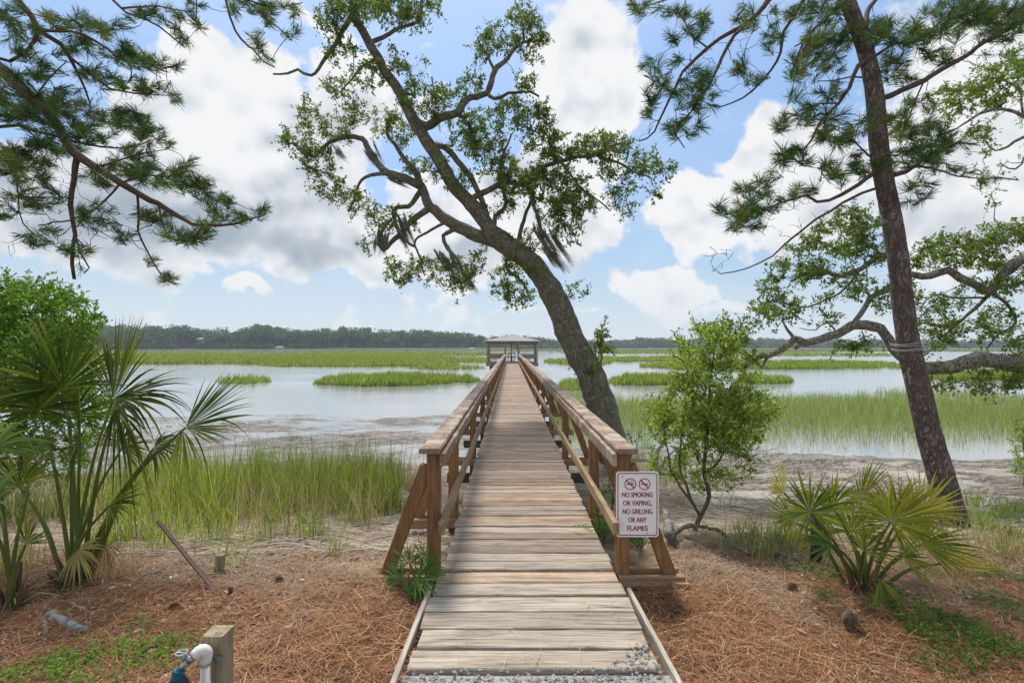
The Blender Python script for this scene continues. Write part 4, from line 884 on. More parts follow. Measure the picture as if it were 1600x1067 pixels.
# ------------------------------------------------------------------ palmettos
def fan(mb, hub, axis, nrm, L, nseg, spread, droop, cols, tipc=None, fuse=.42, wmul=1.0, cup=.12, stiff=1.0):
    hub = np.array(hub, float); axis = unit(np.array(axis, float)); nrm = np.array(nrm, float); nrm = unit(nrm-axis*axis.dot(nrm)); side = np.cross(nrm, axis)
    th = np.linspace(-spread/2, spread/2, nseg); K = 8; s = np.linspace(0.02, 1, K); dth = spread/nseg
    c0 = np.array(cols[R.integers(0, len(cols))])
    for t in th:
        t = t+R.normal(0, dth*.25); d = axis*math.cos(t)+side*math.sin(t); l = L*(1-.28*(abs(t)/(spread/2+.01))**2)*R.uniform(.86, 1.08)
        dr = droop*R.uniform(.4, 1.5)+(R.uniform(.25, .8) if R.random() < .10 else 0)
        if R.random() < .05: l *= R.uniform(.35, .7)
        perp = np.cross(nrm, d); tw_ = R.normal(0, .35)
        wv = unit(perp*math.cos(tw_)+nrm*math.sin(tw_))
        hw = np.where(s < fuse, s*l*math.tan(dth/2)*1.05, fuse*l*math.tan(dth/2)*1.05*(1-((s-fuse)/(1-fuse))**1.4)*1.0+.0006)*wmul
        ctr = hub+d*(s*l)[:, None]+nrm*(cup*l*(s**1.5))[:, None]*math.cos(t)**0+np.array([0, 0, -1.])*(dr*l*s**3)[:, None]
        Lf, Rt = ctr-wv*hw[:, None]+nrm*(hw*.45)[:, None], ctr+wv*hw[:, None]+nrm*(hw*.45)[:, None]
        V = np.stack([Lf, ctr, Rt], 1).reshape(-1, 3); idx = np.arange(K*3).reshape(K, 3)
        F = np.concatenate([np.stack([idx[:-1, 0], idx[:-1, 1], idx[1:, 1], idx[1:, 0]], -1), np.stack([idx[:-1, 1], idx[:-1, 2], idx[1:, 2], idx[1:, 1]], -1)])
        c = (c0 if R.random() < .6 else np.array(cols[R.integers(0, len(cols))]))*R.uniform(.7, 1.3)*np.ones((K, 3))
        if tipc is not None:
            k = np.clip((s-R.uniform(.5, 1.0))*2.2, 0, 1)[:, None]; c = c*(1-k)+np.array(tipc)*k
        mb.add(V, [F], col=np.repeat(c, 3, 0))
def frond(root, b, hub, up, L, nseg=34, spread=4.0, droop=.15, cols=None, tipc=None, rp=.010, axis=None, bow=.12, **k):
    b, hub = np.array(b, float), np.array(hub, float); m_ = MB()
    v = hub-b; ln = np.linalg.norm(v); mid = (b+hub)/2+np.array([0, 0, bow*ln])
    q = catmull([b, mid, hub], .05); m_.tube(q, np.linspace(rp*1.5, rp*.7, len(q)), 6, col=(.16, .20, .05))
    ax = unit(q[-1]-q[-4]) if axis is None else unit(np.array(axis, float))
    fan(m_, hub, ax, up, L, int(nseg*1.15), spread, droop, cols, tipc, **k); m_.build('frond', M['palm'], root, smooth=False)
PC = [(.075, .125, .016), (.11, .17, .02), (.19, .23, .03), (.05, .09, .014)]; YC = [(.17, .21, .035), (.10, .17, .03), (.24, .24, .045), (.07, .14, .028)]; TIP = (.34, .26, .12); YL = [(.30, .28, .05), (.20, .24, .04), (.36, .31, .06), (.14, .20, .035)]
def palm(name, basepx, fr, label, cols, tipc, crown_r=.06, base=None, stubs=8, cat='palmetto'):
    b = fit(*basepx) if base is None else base; root = empty(name, b, label, cat)
    st = MB()
    for i in range(stubs):
        a = R.random()*6.28; r = R.random()*crown_r; p0 = b+(r*math.cos(a), r*math.sin(a), -.04); p1 = p0+(math.cos(a)*.08, math.sin(a)*.08, R.uniform(.10, .32))
        st.tube([p0, (p0+p1)/2+(0, 0, .02), p1], [.022, .016, .006], 6, col=np.array((.20, .12, .07))*R.uniform(.6, 1.4))
    for i in range(stubs*5):
        a = R.random()*6.28; p0 = b+(.04*math.cos(a), .04*math.sin(a), .02); p1 = p0+(math.cos(a)*R.uniform(.05, .3), math.sin(a)*R.uniform(.05, .3), R.uniform(-.06, .22)); st.tube([p0, (p0+p1)/2+(0, 0, .05), p1], [.004, .003, .001], 4, col=np.array((.34, .25, .15))*R.uniform(.5, 1.3))
    st.build('leaf_stubs', M['straw'], root)
    for f in fr:
        hx, hy, dd, Lpx, axd = f[:5]; opt = f[5] if len(f) > 5 else {}
        d = b[1]+dd; hub = P3(hx, hy, d); L = Lpx/F_PX*d*(.80 if hx < 500 else .84)
        up = opt.pop('up', (R.normal(0, .45), -.7, R.uniform(.2, 1.1))); q = dict(nseg=32, spread=4.2, droop=.12, cols=cols, tipc=tipc); q.update(opt)
        bb = b+np.array([R.normal(0, crown_r*.5), R.normal(0, crown_r*.5), 0])
        frond(root, bb, hub, up, L, axis=(axd[0], R.normal(0, .12), axd[1]), **q)
    return root
# big one at the left
palm('palmetto', (112, 915), [
    (176, 624, .0, 195, (.42, 1), dict(spread=3.1, nseg=36, droop=.16, up=(-.25, -.75, .6))),
    (185, 622, .10, 150, (.95, .05), dict(spread=2.6, nseg=22, droop=.35, up=(.1, -.5, .8))),
    (290, 668, -.1, 158, (.85, .50), dict(spread=2.1, nseg=30, droop=.10, up=(-.4, -.8, .5))), (285, 672, -.12, 90, (.15, -1), dict(spread=1.4, nseg=12, droop=.4, up=(0, -1, .1))),
    (100, 605, .35, 150, (-.2, 1), dict(spread=3.4, nseg=30, droop=.1)),
    (60, 640, .5, 120, (-.4, .9), dict(spread=3.6, nseg=30)),
    (110, 650, .6, 110, (.1, 1), dict(spread=3.8, nseg=30)), (190, 700, .45, 90, (.3, .7), dict(spread=3.6, nseg=26, droop=.25)), (30, 760, .2, 100, (-.5, .6), dict(spread=3.4, nseg=26, droop=.3)),
    (125, 690, .25, 120, (.2, .9), dict(spread=3.8, nseg=30, droop=.25)),
    (240, 700, .3, 80, (.6, .2), dict(spread=3.0, nseg=22, droop=.5)),
    (170, 790, -.1, 85, (.9, .3), dict(spread=2.4, nseg=18, droop=.2)),
    (165, 850, .1, 55, (.5, -.8), dict(spread=2.0, nseg=14, droop=.6, cols=[(.34, .24, .13)], tipc=(.3, .2, .1))), (60, 800, .25, 70, (-.5, -.6), dict(spread=2.4, nseg=16, droop=.6, cols=[(.36, .28, .15)], tipc=(.3, .2, .1))),
    (120, 860, -.25, 60, (.6, -.4), dict(spread=3.0, nseg=16, droop=.3, cols=[(.40, .38, .12), (.30, .26, .12)])),
    (180, 640, -.12, 120, (.4, -.8), dict(spread=1.6, nseg=14, droop=.5, up=(0, -1, .1))),
    (60, 640, .3, 130, (.1, 1), dict(spread=3.6, nseg=26)),
], 'large fan palmetto with long arching stalks in front of the leafy bush', PC, TIP, .10, stubs=14)
palm('palmetto', (20, 950), [
    (-20, 800, -.1, 130, (.4, .7), dict(spread=3.6, nseg=32, droop=.4, cols=[(.15, .24, .09)])),
    (-10, 700, .2, 130, (.3, .6), dict(spread=3.6, nseg=28, droop=.35, cols=[(.16, .25, .10)])),
    (45, 770, .3, 90, (.0, 1), dict(spread=3.4, nseg=24, droop=.2)),
    (40, 850, -.1, 70, (.3, .9), dict(spread=2.2, nseg=14, droop=.1)),
], 'palmetto cut by the left edge with pale drooping blades', PC, TIP, .06)
palm('palmetto', (1350, 925), [
    (1266, 800, -.05, 92, (-.25, 1), dict(spread=5.4, nseg=40, droop=.06, wmul=1.1, up=(.15, -1, .35))),
    (1345, 780, .35, 95, (.1, 1), dict(spread=3.6, nseg=30, droop=.05, cols=PC)),
    (1392, 815, -.15, 108, (.15, .9), dict(spread=5.2, nseg=46, droop=.08, up=(0, -1, .5), cols=YL)), (1405, 808, -.05, 95, (.5, .9), dict(spread=4.2, nseg=36, cols=YL)),
    (1300, 790, .2, 80, (.2, 1), dict(spread=3.4, nseg=26, cols=PC)), (1240, 815, .05, 80, (-.8, .5), dict(spread=2.6, nseg=22, cols=YL)), (1350, 860, -.2, 70, (.4, .6), dict(spread=3.4, nseg=24, cols=YL)), (1440, 850, .0, 90, (.9, .3), dict(spread=2.4, nseg=22, cols=YL)),
    (1438, 800, .1, 90, (.7, .8), dict(spread=2.6, nseg=22, droop=.05, cols=[(.40, .36, .08), (.33, .34, .07)])),
    (1225, 770, .3, 75, (-.6, .9), dict(spread=2.2, nseg=18, cols=[(.42, .38, .09)])),
    (1470, 880, -.05, 112, (1, .1), dict(spread=1.2, nseg=18, droop=.02, cols=[(.46, .38, .06), (.40, .36, .07)], up=(0, -.3, 1))),
    (1300, 850, -.1, 80, (-.9, .4), dict(spread=2.6, nseg=20, droop=.1)),
    (1410, 870, -.2, 85, (.9, -.3), dict(spread=2.8, nseg=20, droop=.1)),
    (1330, 830, .4, 80, (0, 1), dict(spread=3.6, nseg=26, cols=PC)),
    (1375, 905, -.25, 60, (.2, -.6), dict(spread=1.8, nseg=12, droop=.2)),
], 'yellow green saw palmetto on the pine straw right of the boardwalk', YC, (.40, .33, .10), .09, stubs=12)
palm('palmetto', (655, 948), [
    (640, 880, .05, 48, (-.3, 1), dict(spread=3.4, nseg=18, droop=.05, wmul=.8)),
    (668, 890, .0, 50, (.5, .8), dict(spread=3.0, nseg=16, droop=.05, wmul=.8)),
    (650, 905, -.08, 62, (.8, .1), dict(spread=3.2, nseg=16, droop=.08, wmul=.8)),
    (625, 905, .0, 40, (-.7, .5), dict(spread=3.2, nseg=16, droop=.1, wmul=.8)),
    (660, 870, .15, 44, (.1, 1), dict(spread=2.4, nseg=12, droop=.02, wmul=.8)),
    (640, 925, -.1, 36, (.2, .8), dict(spread=3.2, nseg=14, droop=.15, wmul=.8)),
], 'small dark green palmetto at the foot of the left railing post', [(.06, .16, .04), (.09, .22, .05)], (.20, .25, .08), .05, stubs=4)
# ------------------------------------------------------------------ marsh and ground cover
def clump_pts(n, x0, x1, y0, y1, clump=.08, k=7):
    m_ = max(1, n//k); cx = R.uniform(x0, x1, m_); cy = R.uniform(y0, y1, m_)
    x = np.repeat(cx, k)+R.normal(0, clump, m_*k); y = np.repeat(cy, k)+R.normal(0, clump, m_*k); return x, y
GC = [(.24, .32, .045), (.33, .41, .06), (.15, .22, .04), (.40, .42, .10), (.09, .13, .03)]
DRYC = [(.36, .28, .17), (.46, .38, .26), (.28, .20, .12)]
ST = [(.34, .14, .055), (.44, .21, .09), (.20, .08, .035), (.52, .36, .22), (.38, .18, .08), (.30, .20, .12), (.10, .05, .03)]
GR = [(.50, .42, .32), (.40, .32, .24), (.58, .50, .40), (.28, .22, .17)]
# left bank cordgrass
x, y = clump_pts(15000, -6.5, -.95, 4.3, 10.3, .06, 9)
edge = -1.05-.25*(y-4.5)*0; dens = fbm(x*.8, y*.8, 31)
front = 4.75+.5*vnoise(x*1.1, x*0, 33)+np.clip((x+2.0)*1.2, 0, 1.6)
keep = (y > front) & (dens > -.12+np.clip((y-8.6)*.5, 0, 1)-np.clip((y-6)*.3, 0, .3)) & (x < -.235*y+.12*vnoise(y*2, x*2, 77))
x, y = x[keep], y[keep]; n = len(x); base = np.stack([x, y, ground(x, y)-.01], -1)
hh = R.uniform(.25, .85, n)*np.clip(.65+(y-4.7)*.25, .6, 1.05)*(1+.35*vnoise(x*1.6, y*1.6, 35))
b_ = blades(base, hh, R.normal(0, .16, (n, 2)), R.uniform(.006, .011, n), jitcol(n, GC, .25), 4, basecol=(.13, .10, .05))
m_ = MB(); m_.add(*b_)
x, y = clump_pts(2600, -6.5, -1.3, 4.6, 9.5, .05, 5); n = len(x); base = np.stack([x, y, ground(x, y)-.01], -1)
m_.add(*blades(base, R.uniform(.3, .8, n), R.normal(0, .22, (n, 2)), .007, jitcol(n, DRYC), 4))
x = R.uniform(-6, -1.6, 150); y = R.uniform(5.2, 10, 150); base = np.stack([x, y, ground(x, y)], -1); m_.add(*blades(base, R.uniform(.8, 1.25, 150), R.normal(0, .12, (150, 2)), .012, jitcol(150, [(.14, .09, .06), (.22, .15, .09), (.10, .10, .04)]), 4))
m_.build('marsh_grass', M['grass'], label='bright green cordgrass thicket on the bank left of the boardwalk', cat='grass', kind='stuff')
# isolated tussocks in front, left and right
m_ = MB()
for px, py, nb, h_, cc in [(200, 845, 110, .5, GC), (255, 858, 70, .45, GC), (330, 845, 90, .45, GC), (400, 848, 60, .4, GC), (480, 840, 80, .42, GC), (560, 820, 80, .4, GC), (600, 775, 80, .4, GC), (150, 860, 80, .4, GC), (1005, 800, 90, .35, DRYC+GC), (1030, 820, 80, .3, DRYC), (1050, 750, 100, .4, DRYC+GC), (990, 760, 80, .4, GC+DRYC), (1075, 720, 80, .35, DRYC+GC), (1130, 745, 80, .3, DRYC), (1160, 830, 90, .25, DRYC), (1450, 860, 100, .3, DRYC+GC), (1480, 900, 80, .25, DRYC), (1420, 890, 60, .25, DRYC), (1170, 850, 120, .28, GC+DRYC), (1210, 845, 120, .3, DRYC+GC), (1250, 850, 100, .26, GC), (1110, 850, 80, .22, DRYC), (1550, 835, 160, .25, GC), (1520, 790, 120, .3, GC), (1590, 800, 140, .3, GC), (1570, 870, 100, .25, DRYC+GC), (1010, 700, 90, .5, GC), (990, 740, 90, .45, GC+DRYC), (345, 870, 30, .3, GC), (370, 885, 22, .3, GC), (515, 865, 36, .36, GC), (230, 850, 60, .45, GC), (290, 838, 60, .4, GC), (440, 838, 40, .35, GC), (640, 770, 60, .3, GC), (600, 800, 40, .35, GC),
                         (1195, 870, 90, .28, GC+DRYC), (1230, 858, 90, .28, GC+DRYC), (1150, 860, 70, .25, DRYC+GC), (1530, 820, 120, .3, GC), (1570, 810, 120, .3, GC), (1590, 850, 90, .3, GC+DRYC), (1540, 850, 60, .25, DRYC), (1040, 760, 60, .4, DRYC+GC), (1060, 790, 60, .35, DRYC), (1020, 740, 70, .5, GC+DRYC), (1000, 720, 80, .5, GC+DRYC), (1130, 790, 50, .3, DRYC), (1500, 870, 60, .25, DRYC), (20, 890, 50, .4, GC), (180, 900, 40, .3, DRYC)]:
    p = fit(px, py); x = p[0]+R.normal(0, .09, nb); y = p[1]+R.normal(0, .09, nb); base = np.stack([x, y, ground(x, y)-.01], -1)
    m_.add(*blades(base, h_*R.uniform(.5, 1.3, nb), R.normal(0, .13, (nb, 2)), .006, jitcol(nb, cc), 4))
m_.build('grass_tufts', M['grass'], label='thin scattered grass tufts on the litter covered bank', cat='grass', kind='stuff')
# right marsh
x = np.concatenate([R.uniform(1.2, 26, 52000), R.uniform(-.2, 3, 3000)]); y = np.concatenate([R.triangular(11.6, 17, 31, 52000), R.uniform(12, 27, 3000)])
pxx = VX+x/y*F_PX; dn = fbm(x*.35, y*.22, 41)+.35*fbm(x*1.5, y*1.2, 43); th = np.interp(y, [11.5, 12.3, 14, 22, 26, 31], [.45, .0, -.8, -.5, .0, .6])
dn = dn-np.clip((1000-pxx)/300, 0, 1)*.35
keep = (dn > th) & (pxx > 860) & (pxx < 1750) & ((x > 1.1)); x, y = x[keep], y[keep]; n = len(x)
base = np.stack([x, y, np.full(n, WATER-.12)], -1); wdn = .006+.0005*y
m_ = MB(); m_.add(*blades(base, R.uniform(.35, .8, n)*np.clip(.6+(y-12)*.08, .6, 1), R.normal(0, .11, (n, 2)), wdn*R.uniform(.7, 1.2, n), jitcol(n, [(.21, .27, .08), (.28, .33, .12), (.16, .21, .065), (.34, .35, .17)]), 2))
m_.build('marsh_grass', M['grass'], label='sparse flooded cordgrass standing in the water right of the boardwalk', cat='grass', kind='stuff')
# islands: photo boxes -> water plane
def wd_(py): return F_PX*(EYE-WATER)/(py-VY)
def island(boxes, per, hr, label, cols, seed):
    m_ = MB()
    for (x0, x1, y0, y1, dnst) in boxes:
        ya, yb = wd_(y1), min(wd_(y0), 460); n = int(per*dnst*(x1-x0)*(y1-y0))
        py = y0+(y1-y0)*R.random(n); px = R.uniform(x0, x1, n); d = wd_(py)
        u = (px-(x0+x1)/2)/((x1-x0)/2); v = (py-(y0+y1)/2)/((y1-y0)/2); e = np.abs(u)**1.9+np.abs(v)**1.7+.55*fbm(px*.05, py*.35, seed)+.25*vnoise(px*.4, py*1.2, seed+1)
        k_ = (e < 1+R.normal(0, .12, n)) & (fbm(px*.011, py*.9, seed+9) < (.42 if y1-y0 > 5 and d.mean() > 60 else 9)); px, py, d = px[k_], py[k_], d[k_]; n = len(px); base = np.stack([(px-VX)/F_PX*d, d, np.full(n, WATER-.05)], -1)
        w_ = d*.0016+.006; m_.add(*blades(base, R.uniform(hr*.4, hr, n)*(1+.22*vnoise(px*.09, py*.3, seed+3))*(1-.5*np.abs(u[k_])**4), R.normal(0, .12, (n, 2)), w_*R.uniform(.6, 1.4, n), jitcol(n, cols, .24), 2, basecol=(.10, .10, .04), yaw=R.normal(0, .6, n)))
    m_.build('marsh_grass', M['grass'], label=label, cat='grass', kind='stuff')
IC = [(.19, .25, .05), (.24, .30, .065), (.14, .20, .045), (.28, .31, .10)]
island([(490, 690, 592, 604, 1.), (560, 752, 590, 600, .7)], 3.2, .85, 'long green grass island in open water left of the boardwalk', IC, 51)
island([(335, 425, 592, 600, .45)], 2., .7, 'small thin grass patch in the water above the arching palmetto frond', IC, 52)
island([(380, 720, 568, 573, .8), (100, 380, 566, 569, .2)], 5, .8, 'narrow grass strip in front of the broad left marsh', IC, 53)
island([(-200, 760, 553, 569, 1.1), (420, 800, 550, 557, 1.), (160, 420, 550.5, 554, .5)], 4.5, .9, 'broad bright green marsh flat far out on the left', [(.20, .26, .05), (.25, .31, .065), (.16, .21, .045), (.24, .22, .09)], 54)
island([(700, 770, 560, 567, .5), (850, 960, 560, 570, .7), (640, 760, 572, 578, .25)], 4, .8, 'small grass flats around the pavilion', IC, 55)
island([(1000, 1430, 566, 577, 1.), (900, 1120, 558, 566, .8), (1150, 1430, 552, 557, .4), (850, 1300, 549, 553, .6)], 4.5, .85, 'grass bars beyond the open water behind the green shrub', IC, 56)
island([(1420, 1660, 584, 594, .9), (1150, 1240, 592, 600, .8), (950, 1070, 590, 603, .8), (870, 930, 598, 612, .4), (1450, 1700, 566, 575, .6)], 3.2, .8, 'grass clumps in the water on both sides of the oak limb tips', IC, 57)
island([(700, 1750, 546.2, 549.5, 1.), (-300, 700, 546.0, 547.6, .7)], 9, 1.0, 'dull brown green marsh strip below the far shore', [(.20, .19, .09), (.24, .23, .11), (.17, .19, .07)], 58)
# reed wrack floating at the left, on mud at both sides
def wrack(n, x0, x1, y0, y1, zfn, Lr, wr, cols, fs, thr, mask=None, tilt=.05, bundle=1):
    x = R.uniform(x0, x1, n); y = R.uniform(y0, y1, n); s_ = fbm(x*fs, y*fs*1.7, 61)
    k_ = s_ > thr
    if mask is not None: k_ &= mask(x, y)
    x, y = x[k_], y[k_]; n = len(x); ang = .15+.9*vnoise(x*.35, y*.35, 62)+R.normal(0, .35, n)
    z = zfn(x, y)+R.uniform(.0, .018, n); return straws(np.stack([x, y, z], -1), R.uniform(*Lr, n), R.uniform(*wr, n), ang, R.normal(0, tilt, n), jitcol(n, cols), .06)
wz = lambda x, y: np.full(len(x), WATER+.004)
WR = [(.27, .235, .195), (.40, .36, .31), (.58, .54, .48), (.13, .11, .09), (.34, .31, .27)]
m_ = MB()
ml = lambda x, y: (VY+F_PX*(EYE-WATER)/y > 652+22*vnoise(x*.35, y*.1, 66)-np.clip((x+6)*1.5, 0, 8)) & (x < -.6)
m_.add(*wrack(9500, -14, -.5, 9.0, 19.5, wz, (.25, .9), (.012, .035), WR, .55, .02, ml, .02))
m_.add(*wrack(5500, -14, -.5, 8.6, 19.5, wz, (.2, .7), (.012, .028), WR, 1.3, -.12, ml, .02))
m_.add(*wrack(2500, .9, 7, 10.4, 13, wz, (.1, .4), (.008, .02), WR, .9, -.2, None, .02))
m_.build('reed_wrack', M['straw'], label='mat of dead brown reeds floating along the left shore', cat='reed wrack', kind='stuff')
gz_ = lambda x, y: ground(x, y)+.006
m_ = MB()
m_.add(*wrack(30000, -6.8, -.5, 4.0, 10.8, gz_, (.12, .5), (.005, .012), GR, .8, -.9, lambda x, y: x < 0, .12))
m_.add(*wrack(9000, .85, 3, 4.2, 11, gz_, (.1, .4), (.005, .011), GR+[(.2, .15, .11)], .8, -.9, None, .12))
m_.add(*wrack(26000, 1.6, 12, 4.9, 11.5, gz_, (.06, .34), (.006, .018), [(.12, .10, .08), (.24, .205, .17), (.50, .45, .39), (.36, .31, .26), (.09, .075, .06)], 1.6, -.15, None, .09))
m_.build('dead_reeds', M['straw'], label='grey dead reed stems strewn over the muddy banks', cat='dead reeds', kind='stuff')
# pine straw
m_ = MB()
def strawfield(n, x0, x1, y0, y1, L=(.10, .22), w_=(.0016, .0036), cols=ST, lift=.03):
    x = R.uniform(x0, x1, n); y = y0+(y1-y0)*R.random(n)**1.2; k_ = ~((x > -.52) & (x < .77)) & (y < 4.9+.5*fbm(x, y*.5, 71)); x, y = x[k_], y[k_]; n = len(x)
    ang = R.random(n)*math.pi*2+0*x; cl = jitcol(n, cols, .22); g = fbm(x*2.5, y*2.5, 72)[:, None]; gc = np.array(GR[0])
    mixk = np.clip((y[:, None]-3.05)*.6+g*.7, 0, .9)*(R.random((n, 1)) < .8); cl = cl*(1-mixk)+gc*mixk*R.uniform(.6, 1.2, (n, 1))
    m_.add(*straws(np.stack([x, y, ground(x, y)+R.uniform(0, lift, n)], -1), R.uniform(*L, n), R.uniform(*w_, n), ang, R.normal(0, .16, n), cl, .09))
strawfield(95000, -5.5, 5.5, 1.9, 5.2); strawfield(55000, -3., 3.2, 1.9, 3.4); strawfield(9000, -1.4, -.5, 2.1, 3.6, lift=.09); strawfield(9000, .78, 1.6, 2.1, 4.0, lift=.06)
m_.build('pine_straw', M['straw'], label='rust orange pine straw carpeting the ground beside the boardwalk', cat='pine straw', kind='stuff')
# dry leaves
x = R.uniform(-4.5, 4.5, 1500); y = R.uniform(2.0, 5.0, 1500); k_ = ~((x > -.55) & (x < .8)); x, y = x[k_], y[k_]; n = len(x)
d = unit(np.stack([R.normal(0, 1, n), R.normal(0, 1, n), R.normal(0, .12, n)], -1)); c_ = np.stack([x, y, ground(x, y)+.03], -1)
s_ = unit(np.cross(d, [0, 0, 1])+R.normal(0, .2, (n, 3))); L_ = R.uniform(.025, .06, (n, 1)); W_ = L_*.4
V = np.stack([c_, c_+d*L_*.5+s_*W_*.5, c_+d*L_, c_+d*L_*.5-s_*W_*.5+np.array([0, 0, .006])], 1); b0 = np.arange(n)[:, None]*4
lm = MB(); lm.add(V.reshape(-1, 3), [b0+[0, 1, 2], b0+[0, 2, 3]], col=np.repeat(jitcol(n, [(.55, .42, .26), (.38, .24, .13), (.66, .55, .40), (.22, .13, .08)]), 4, 0))
lm.build('fallen_leaves', M['straw'], label='curled tan leaves scattered over the pine straw', cat='fallen leaves', kind='stuff')
# a few needles fallen on the deck
n = 130; x = R.uniform(XL+.05, XR-.05, n); y = 2.4+R.random(n)**2*6
m_ = MB(); m_.add(*straws(np.stack([x, y, np.full(n, .009)], -1), R.uniform(.05, .16, n), .002, R.random(n)*6.3, np.zeros(n), jitcol(n, [(.45, .26, .12), (.55, .38, .2)]), .05))
m_.build('fallen_needles', M['straw'], label='few brown pine needles lying on the deck planks', cat='pine needles', kind='stuff')
n = 420; x = R.uniform(-5, 5.5, n); y = 2.1+3.4*R.random(n)**1.1; k_ = ~((x > -.7) & (x < .95)); x, y = x[k_], y[k_]; n = len(x); K = 5
a0 = R.random(n)*6.28; L0 = R.uniform(.05, .32, n); tt = np.linspace(-.5, .5, K); P_ = np.stack([x[:, None]+np.cos(a0)[:, None]*L0[:, None]*tt+R.normal(0, .006, (n, K)), y[:, None]+np.sin(a0)[:, None]*L0[:, None]*tt+R.normal(0, .006, (n, K)), np.zeros((n, K))], -1)
P_[..., 2] = ground(P_[..., 0], P_[..., 1])+.028+R.normal(0, .004, (n, K)); tm = MB(); batch_tubes(tm, P_, np.outer(R.uniform(.0015, .0055, n), np.linspace(1, .4, K)), 5, col=np.repeat(jitcol(n, [(.12, .085, .06), (.30, .25, .20), (.48, .42, .34), (.07, .05, .035)]), K*5, 0))
tm.build('fallen_twigs', M['straw'], label='small dark and bleached twigs littering the pine straw', cat='twigs', kind='stuff')
# creeping weeds bottom left and bottom right
def creep(n, spots, h, label, cols, Lf=.022):
    m_ = MB()
    for px, py, rx, ry in spots:
        c0 = fit(px, py); cx = fit(px+rx, py)[0]-c0[0]; cy = abs(fit(px, py-ry)[1]-c0[1]); k = int(n*cx*cy*4)
        a = R.random(k)*6.28; r = np.sqrt(R.random(k))*(1+.3*vnoise(a*2, a*0, int(px) % 50)); x = c0[0]+cx*r*np.cos(a); y = c0[1]+cy*r*np.sin(a); k2 = ~((x > -.6) & (x < .85)); x, y = x[k2], y[k2]; k = len(x)
        hh = R.uniform(.02, h, k); base = np.stack([x, y, ground(x, y)], -1); lean = R.normal(0, .04, (k, 2))
        m_.add(*blades(base, hh, lean, .0025, jitcol(k, [(.15, .17, .06)]), 2))
        tip = base+np.stack([lean[:, 0], lean[:, 1], hh], -1); t = R.uniform(.2, 1, (6, k, 1)); p = (base+(tip-base)*t).reshape(-1, 3)
        m_.add(*leaves(p, R.normal(0, 1, p.shape)*np.array([1, 1, .4]), Lf*R.uniform(.6, 1.3, len(p)), Lf*.5, jitcol(len(p), cols)))
    m_.build('ground_cover', M['shrubleaf'], label=label, cat='ground cover', kind='stuff')
creep(900, [(180, 1040, 110, 30), (90, 1050, 60, 20), (250, 1020, 50, 16), (40, 1062, 60, 14), (210, 985, 14, 8)], .10, 'bright low weeds in the pine straw at the bottom left', [(.16, .30, .05), (.21, .36, .07)])
creep(800, [(1440, 970, 60, 30), (1500, 1000, 70, 30), (1560, 1030, 60, 30), (1580, 960, 40, 30), (1480, 1050, 60, 20), (1280, 900, 24, 12), (1290, 940, 14, 10), (1230, 890, 14, 8), (1560, 905, 30, 10)], .13, 'dark green creeping weeds on the slope at the bottom right', [(.09, .19, .04), (.14, .26, .05), (.06, .13, .03)])

# ------------------------------------------------------------------ small things on the ground
def stick(pxs, w0, w1, label, cat='stick', mat='drift', name='stick', dz=.02, dep=None, group=None, sides=8, col=(1, 1, 1)):
    pts = [fit(*p, dz) if dep is None or dep[i] is None else P3(p[0], p[1], dep[i]) for i, p in enumerate(pxs)]
    C = catmull(pts, .04); r = np.linspace(w0, w1, len(C))/2/F_PX*np.mean([p[1] for p in pts]); m_ = MB(); C = C+np.cumsum(R.normal(0, .0035, C.shape), 0)*(len(C) > 5); m_.tube(C, r, sides, rough=.15 if w0 < 8 else .35, fr=14 if w0 < 8 else 10, col=col)
    return m_.build(name, M[mat], smooth=True, label=label, cat=cat, group=group)
a = fit(354, 934); a[2] -= .05; bq = P3(247, 814, a[1]+.42); m_ = MB(); m_.beam(a, bq, .028, .012, ch=.002); m_.build('steel_stake', M['rust'], label='long rusty flat stake leaning out of the pine straw in front of the marsh grass', cat='stake')
for px, py, h_, w_, lab, mt in [(359, 934, 18, 6, 'short rust brown peg at the foot of the leaning stake', 'rust'), (343, 892, 26, 12, 'grey weathered stub behind the leaning stake', 'grey_z'), (455, 1000, 22, 12, 'small pale wooden stub alone on the pine straw', 'grey_z')]:
    p = fit(px, py); s_ = p[1]/F_PX; m_ = MB(); m_.beam(p-(0, 0, .05), p+np.array([R.normal(0, .01), 0, h_*s_]), w_*s_, w_*s_*.7, up=(0, 1, 0), ch=.004); m_.build('stub', M[mt], label=lab, cat='stub')
stick([(78, 962), (95, 968), (115, 975), (140, 985)], 19, 12, 'mottled grey log lying in the straw by the left palmetto', 'log', 'mottled', name='log', sides=14, dz=.03)
stick([(112, 942), (130, 952), (155, 958)], 6, 4, 'forked pale stick above the mottled grey log')
stick([(58, 955), (68, 968), (72, 990)], 8, 6, 'short pale stick left of the mottled log')
stick([(170, 1003), (195, 992), (215, 985)], 4, 2, 'thin pale twig below the mottled log')
stick([(1225, 970), (1250, 968), (1270, 972)], 5, 3, 'pale stick on the straw left of the pine cone')
stick([(1110, 926), (1125, 935), (1132, 944)], 5, 3, 'small broken pale stick between sign and palmetto')
stick([(1050, 838), (1075, 826), (1100, 824), (1128, 832), (1150, 850), (1178, 868)], 8, 4, 'thick mossy branch lying arched beside the green shrub', 'branch', 'oakbark', 'fallen_branch', dz=.10, sides=12)
stick([(1048, 838), (1042, 812), (1034, 800)], 13, 6, 'grey gnarled root stump behind the warning sign', 'stump', 'mottled', 'driftwood', dz=.12, sides=14)
stick([(1140, 820), (1200, 840), (1260, 838)], 6, 3, 'long thin dead branch on the sand left of the palmetto', 'branch', name='fallen_branch', dz=.03)
d0 = fit(1030, 740)[1]
r_ = empty('driftwood', fit(1030, 740), 'bare silvery driftwood branch standing left of the green shrub', 'driftwood')
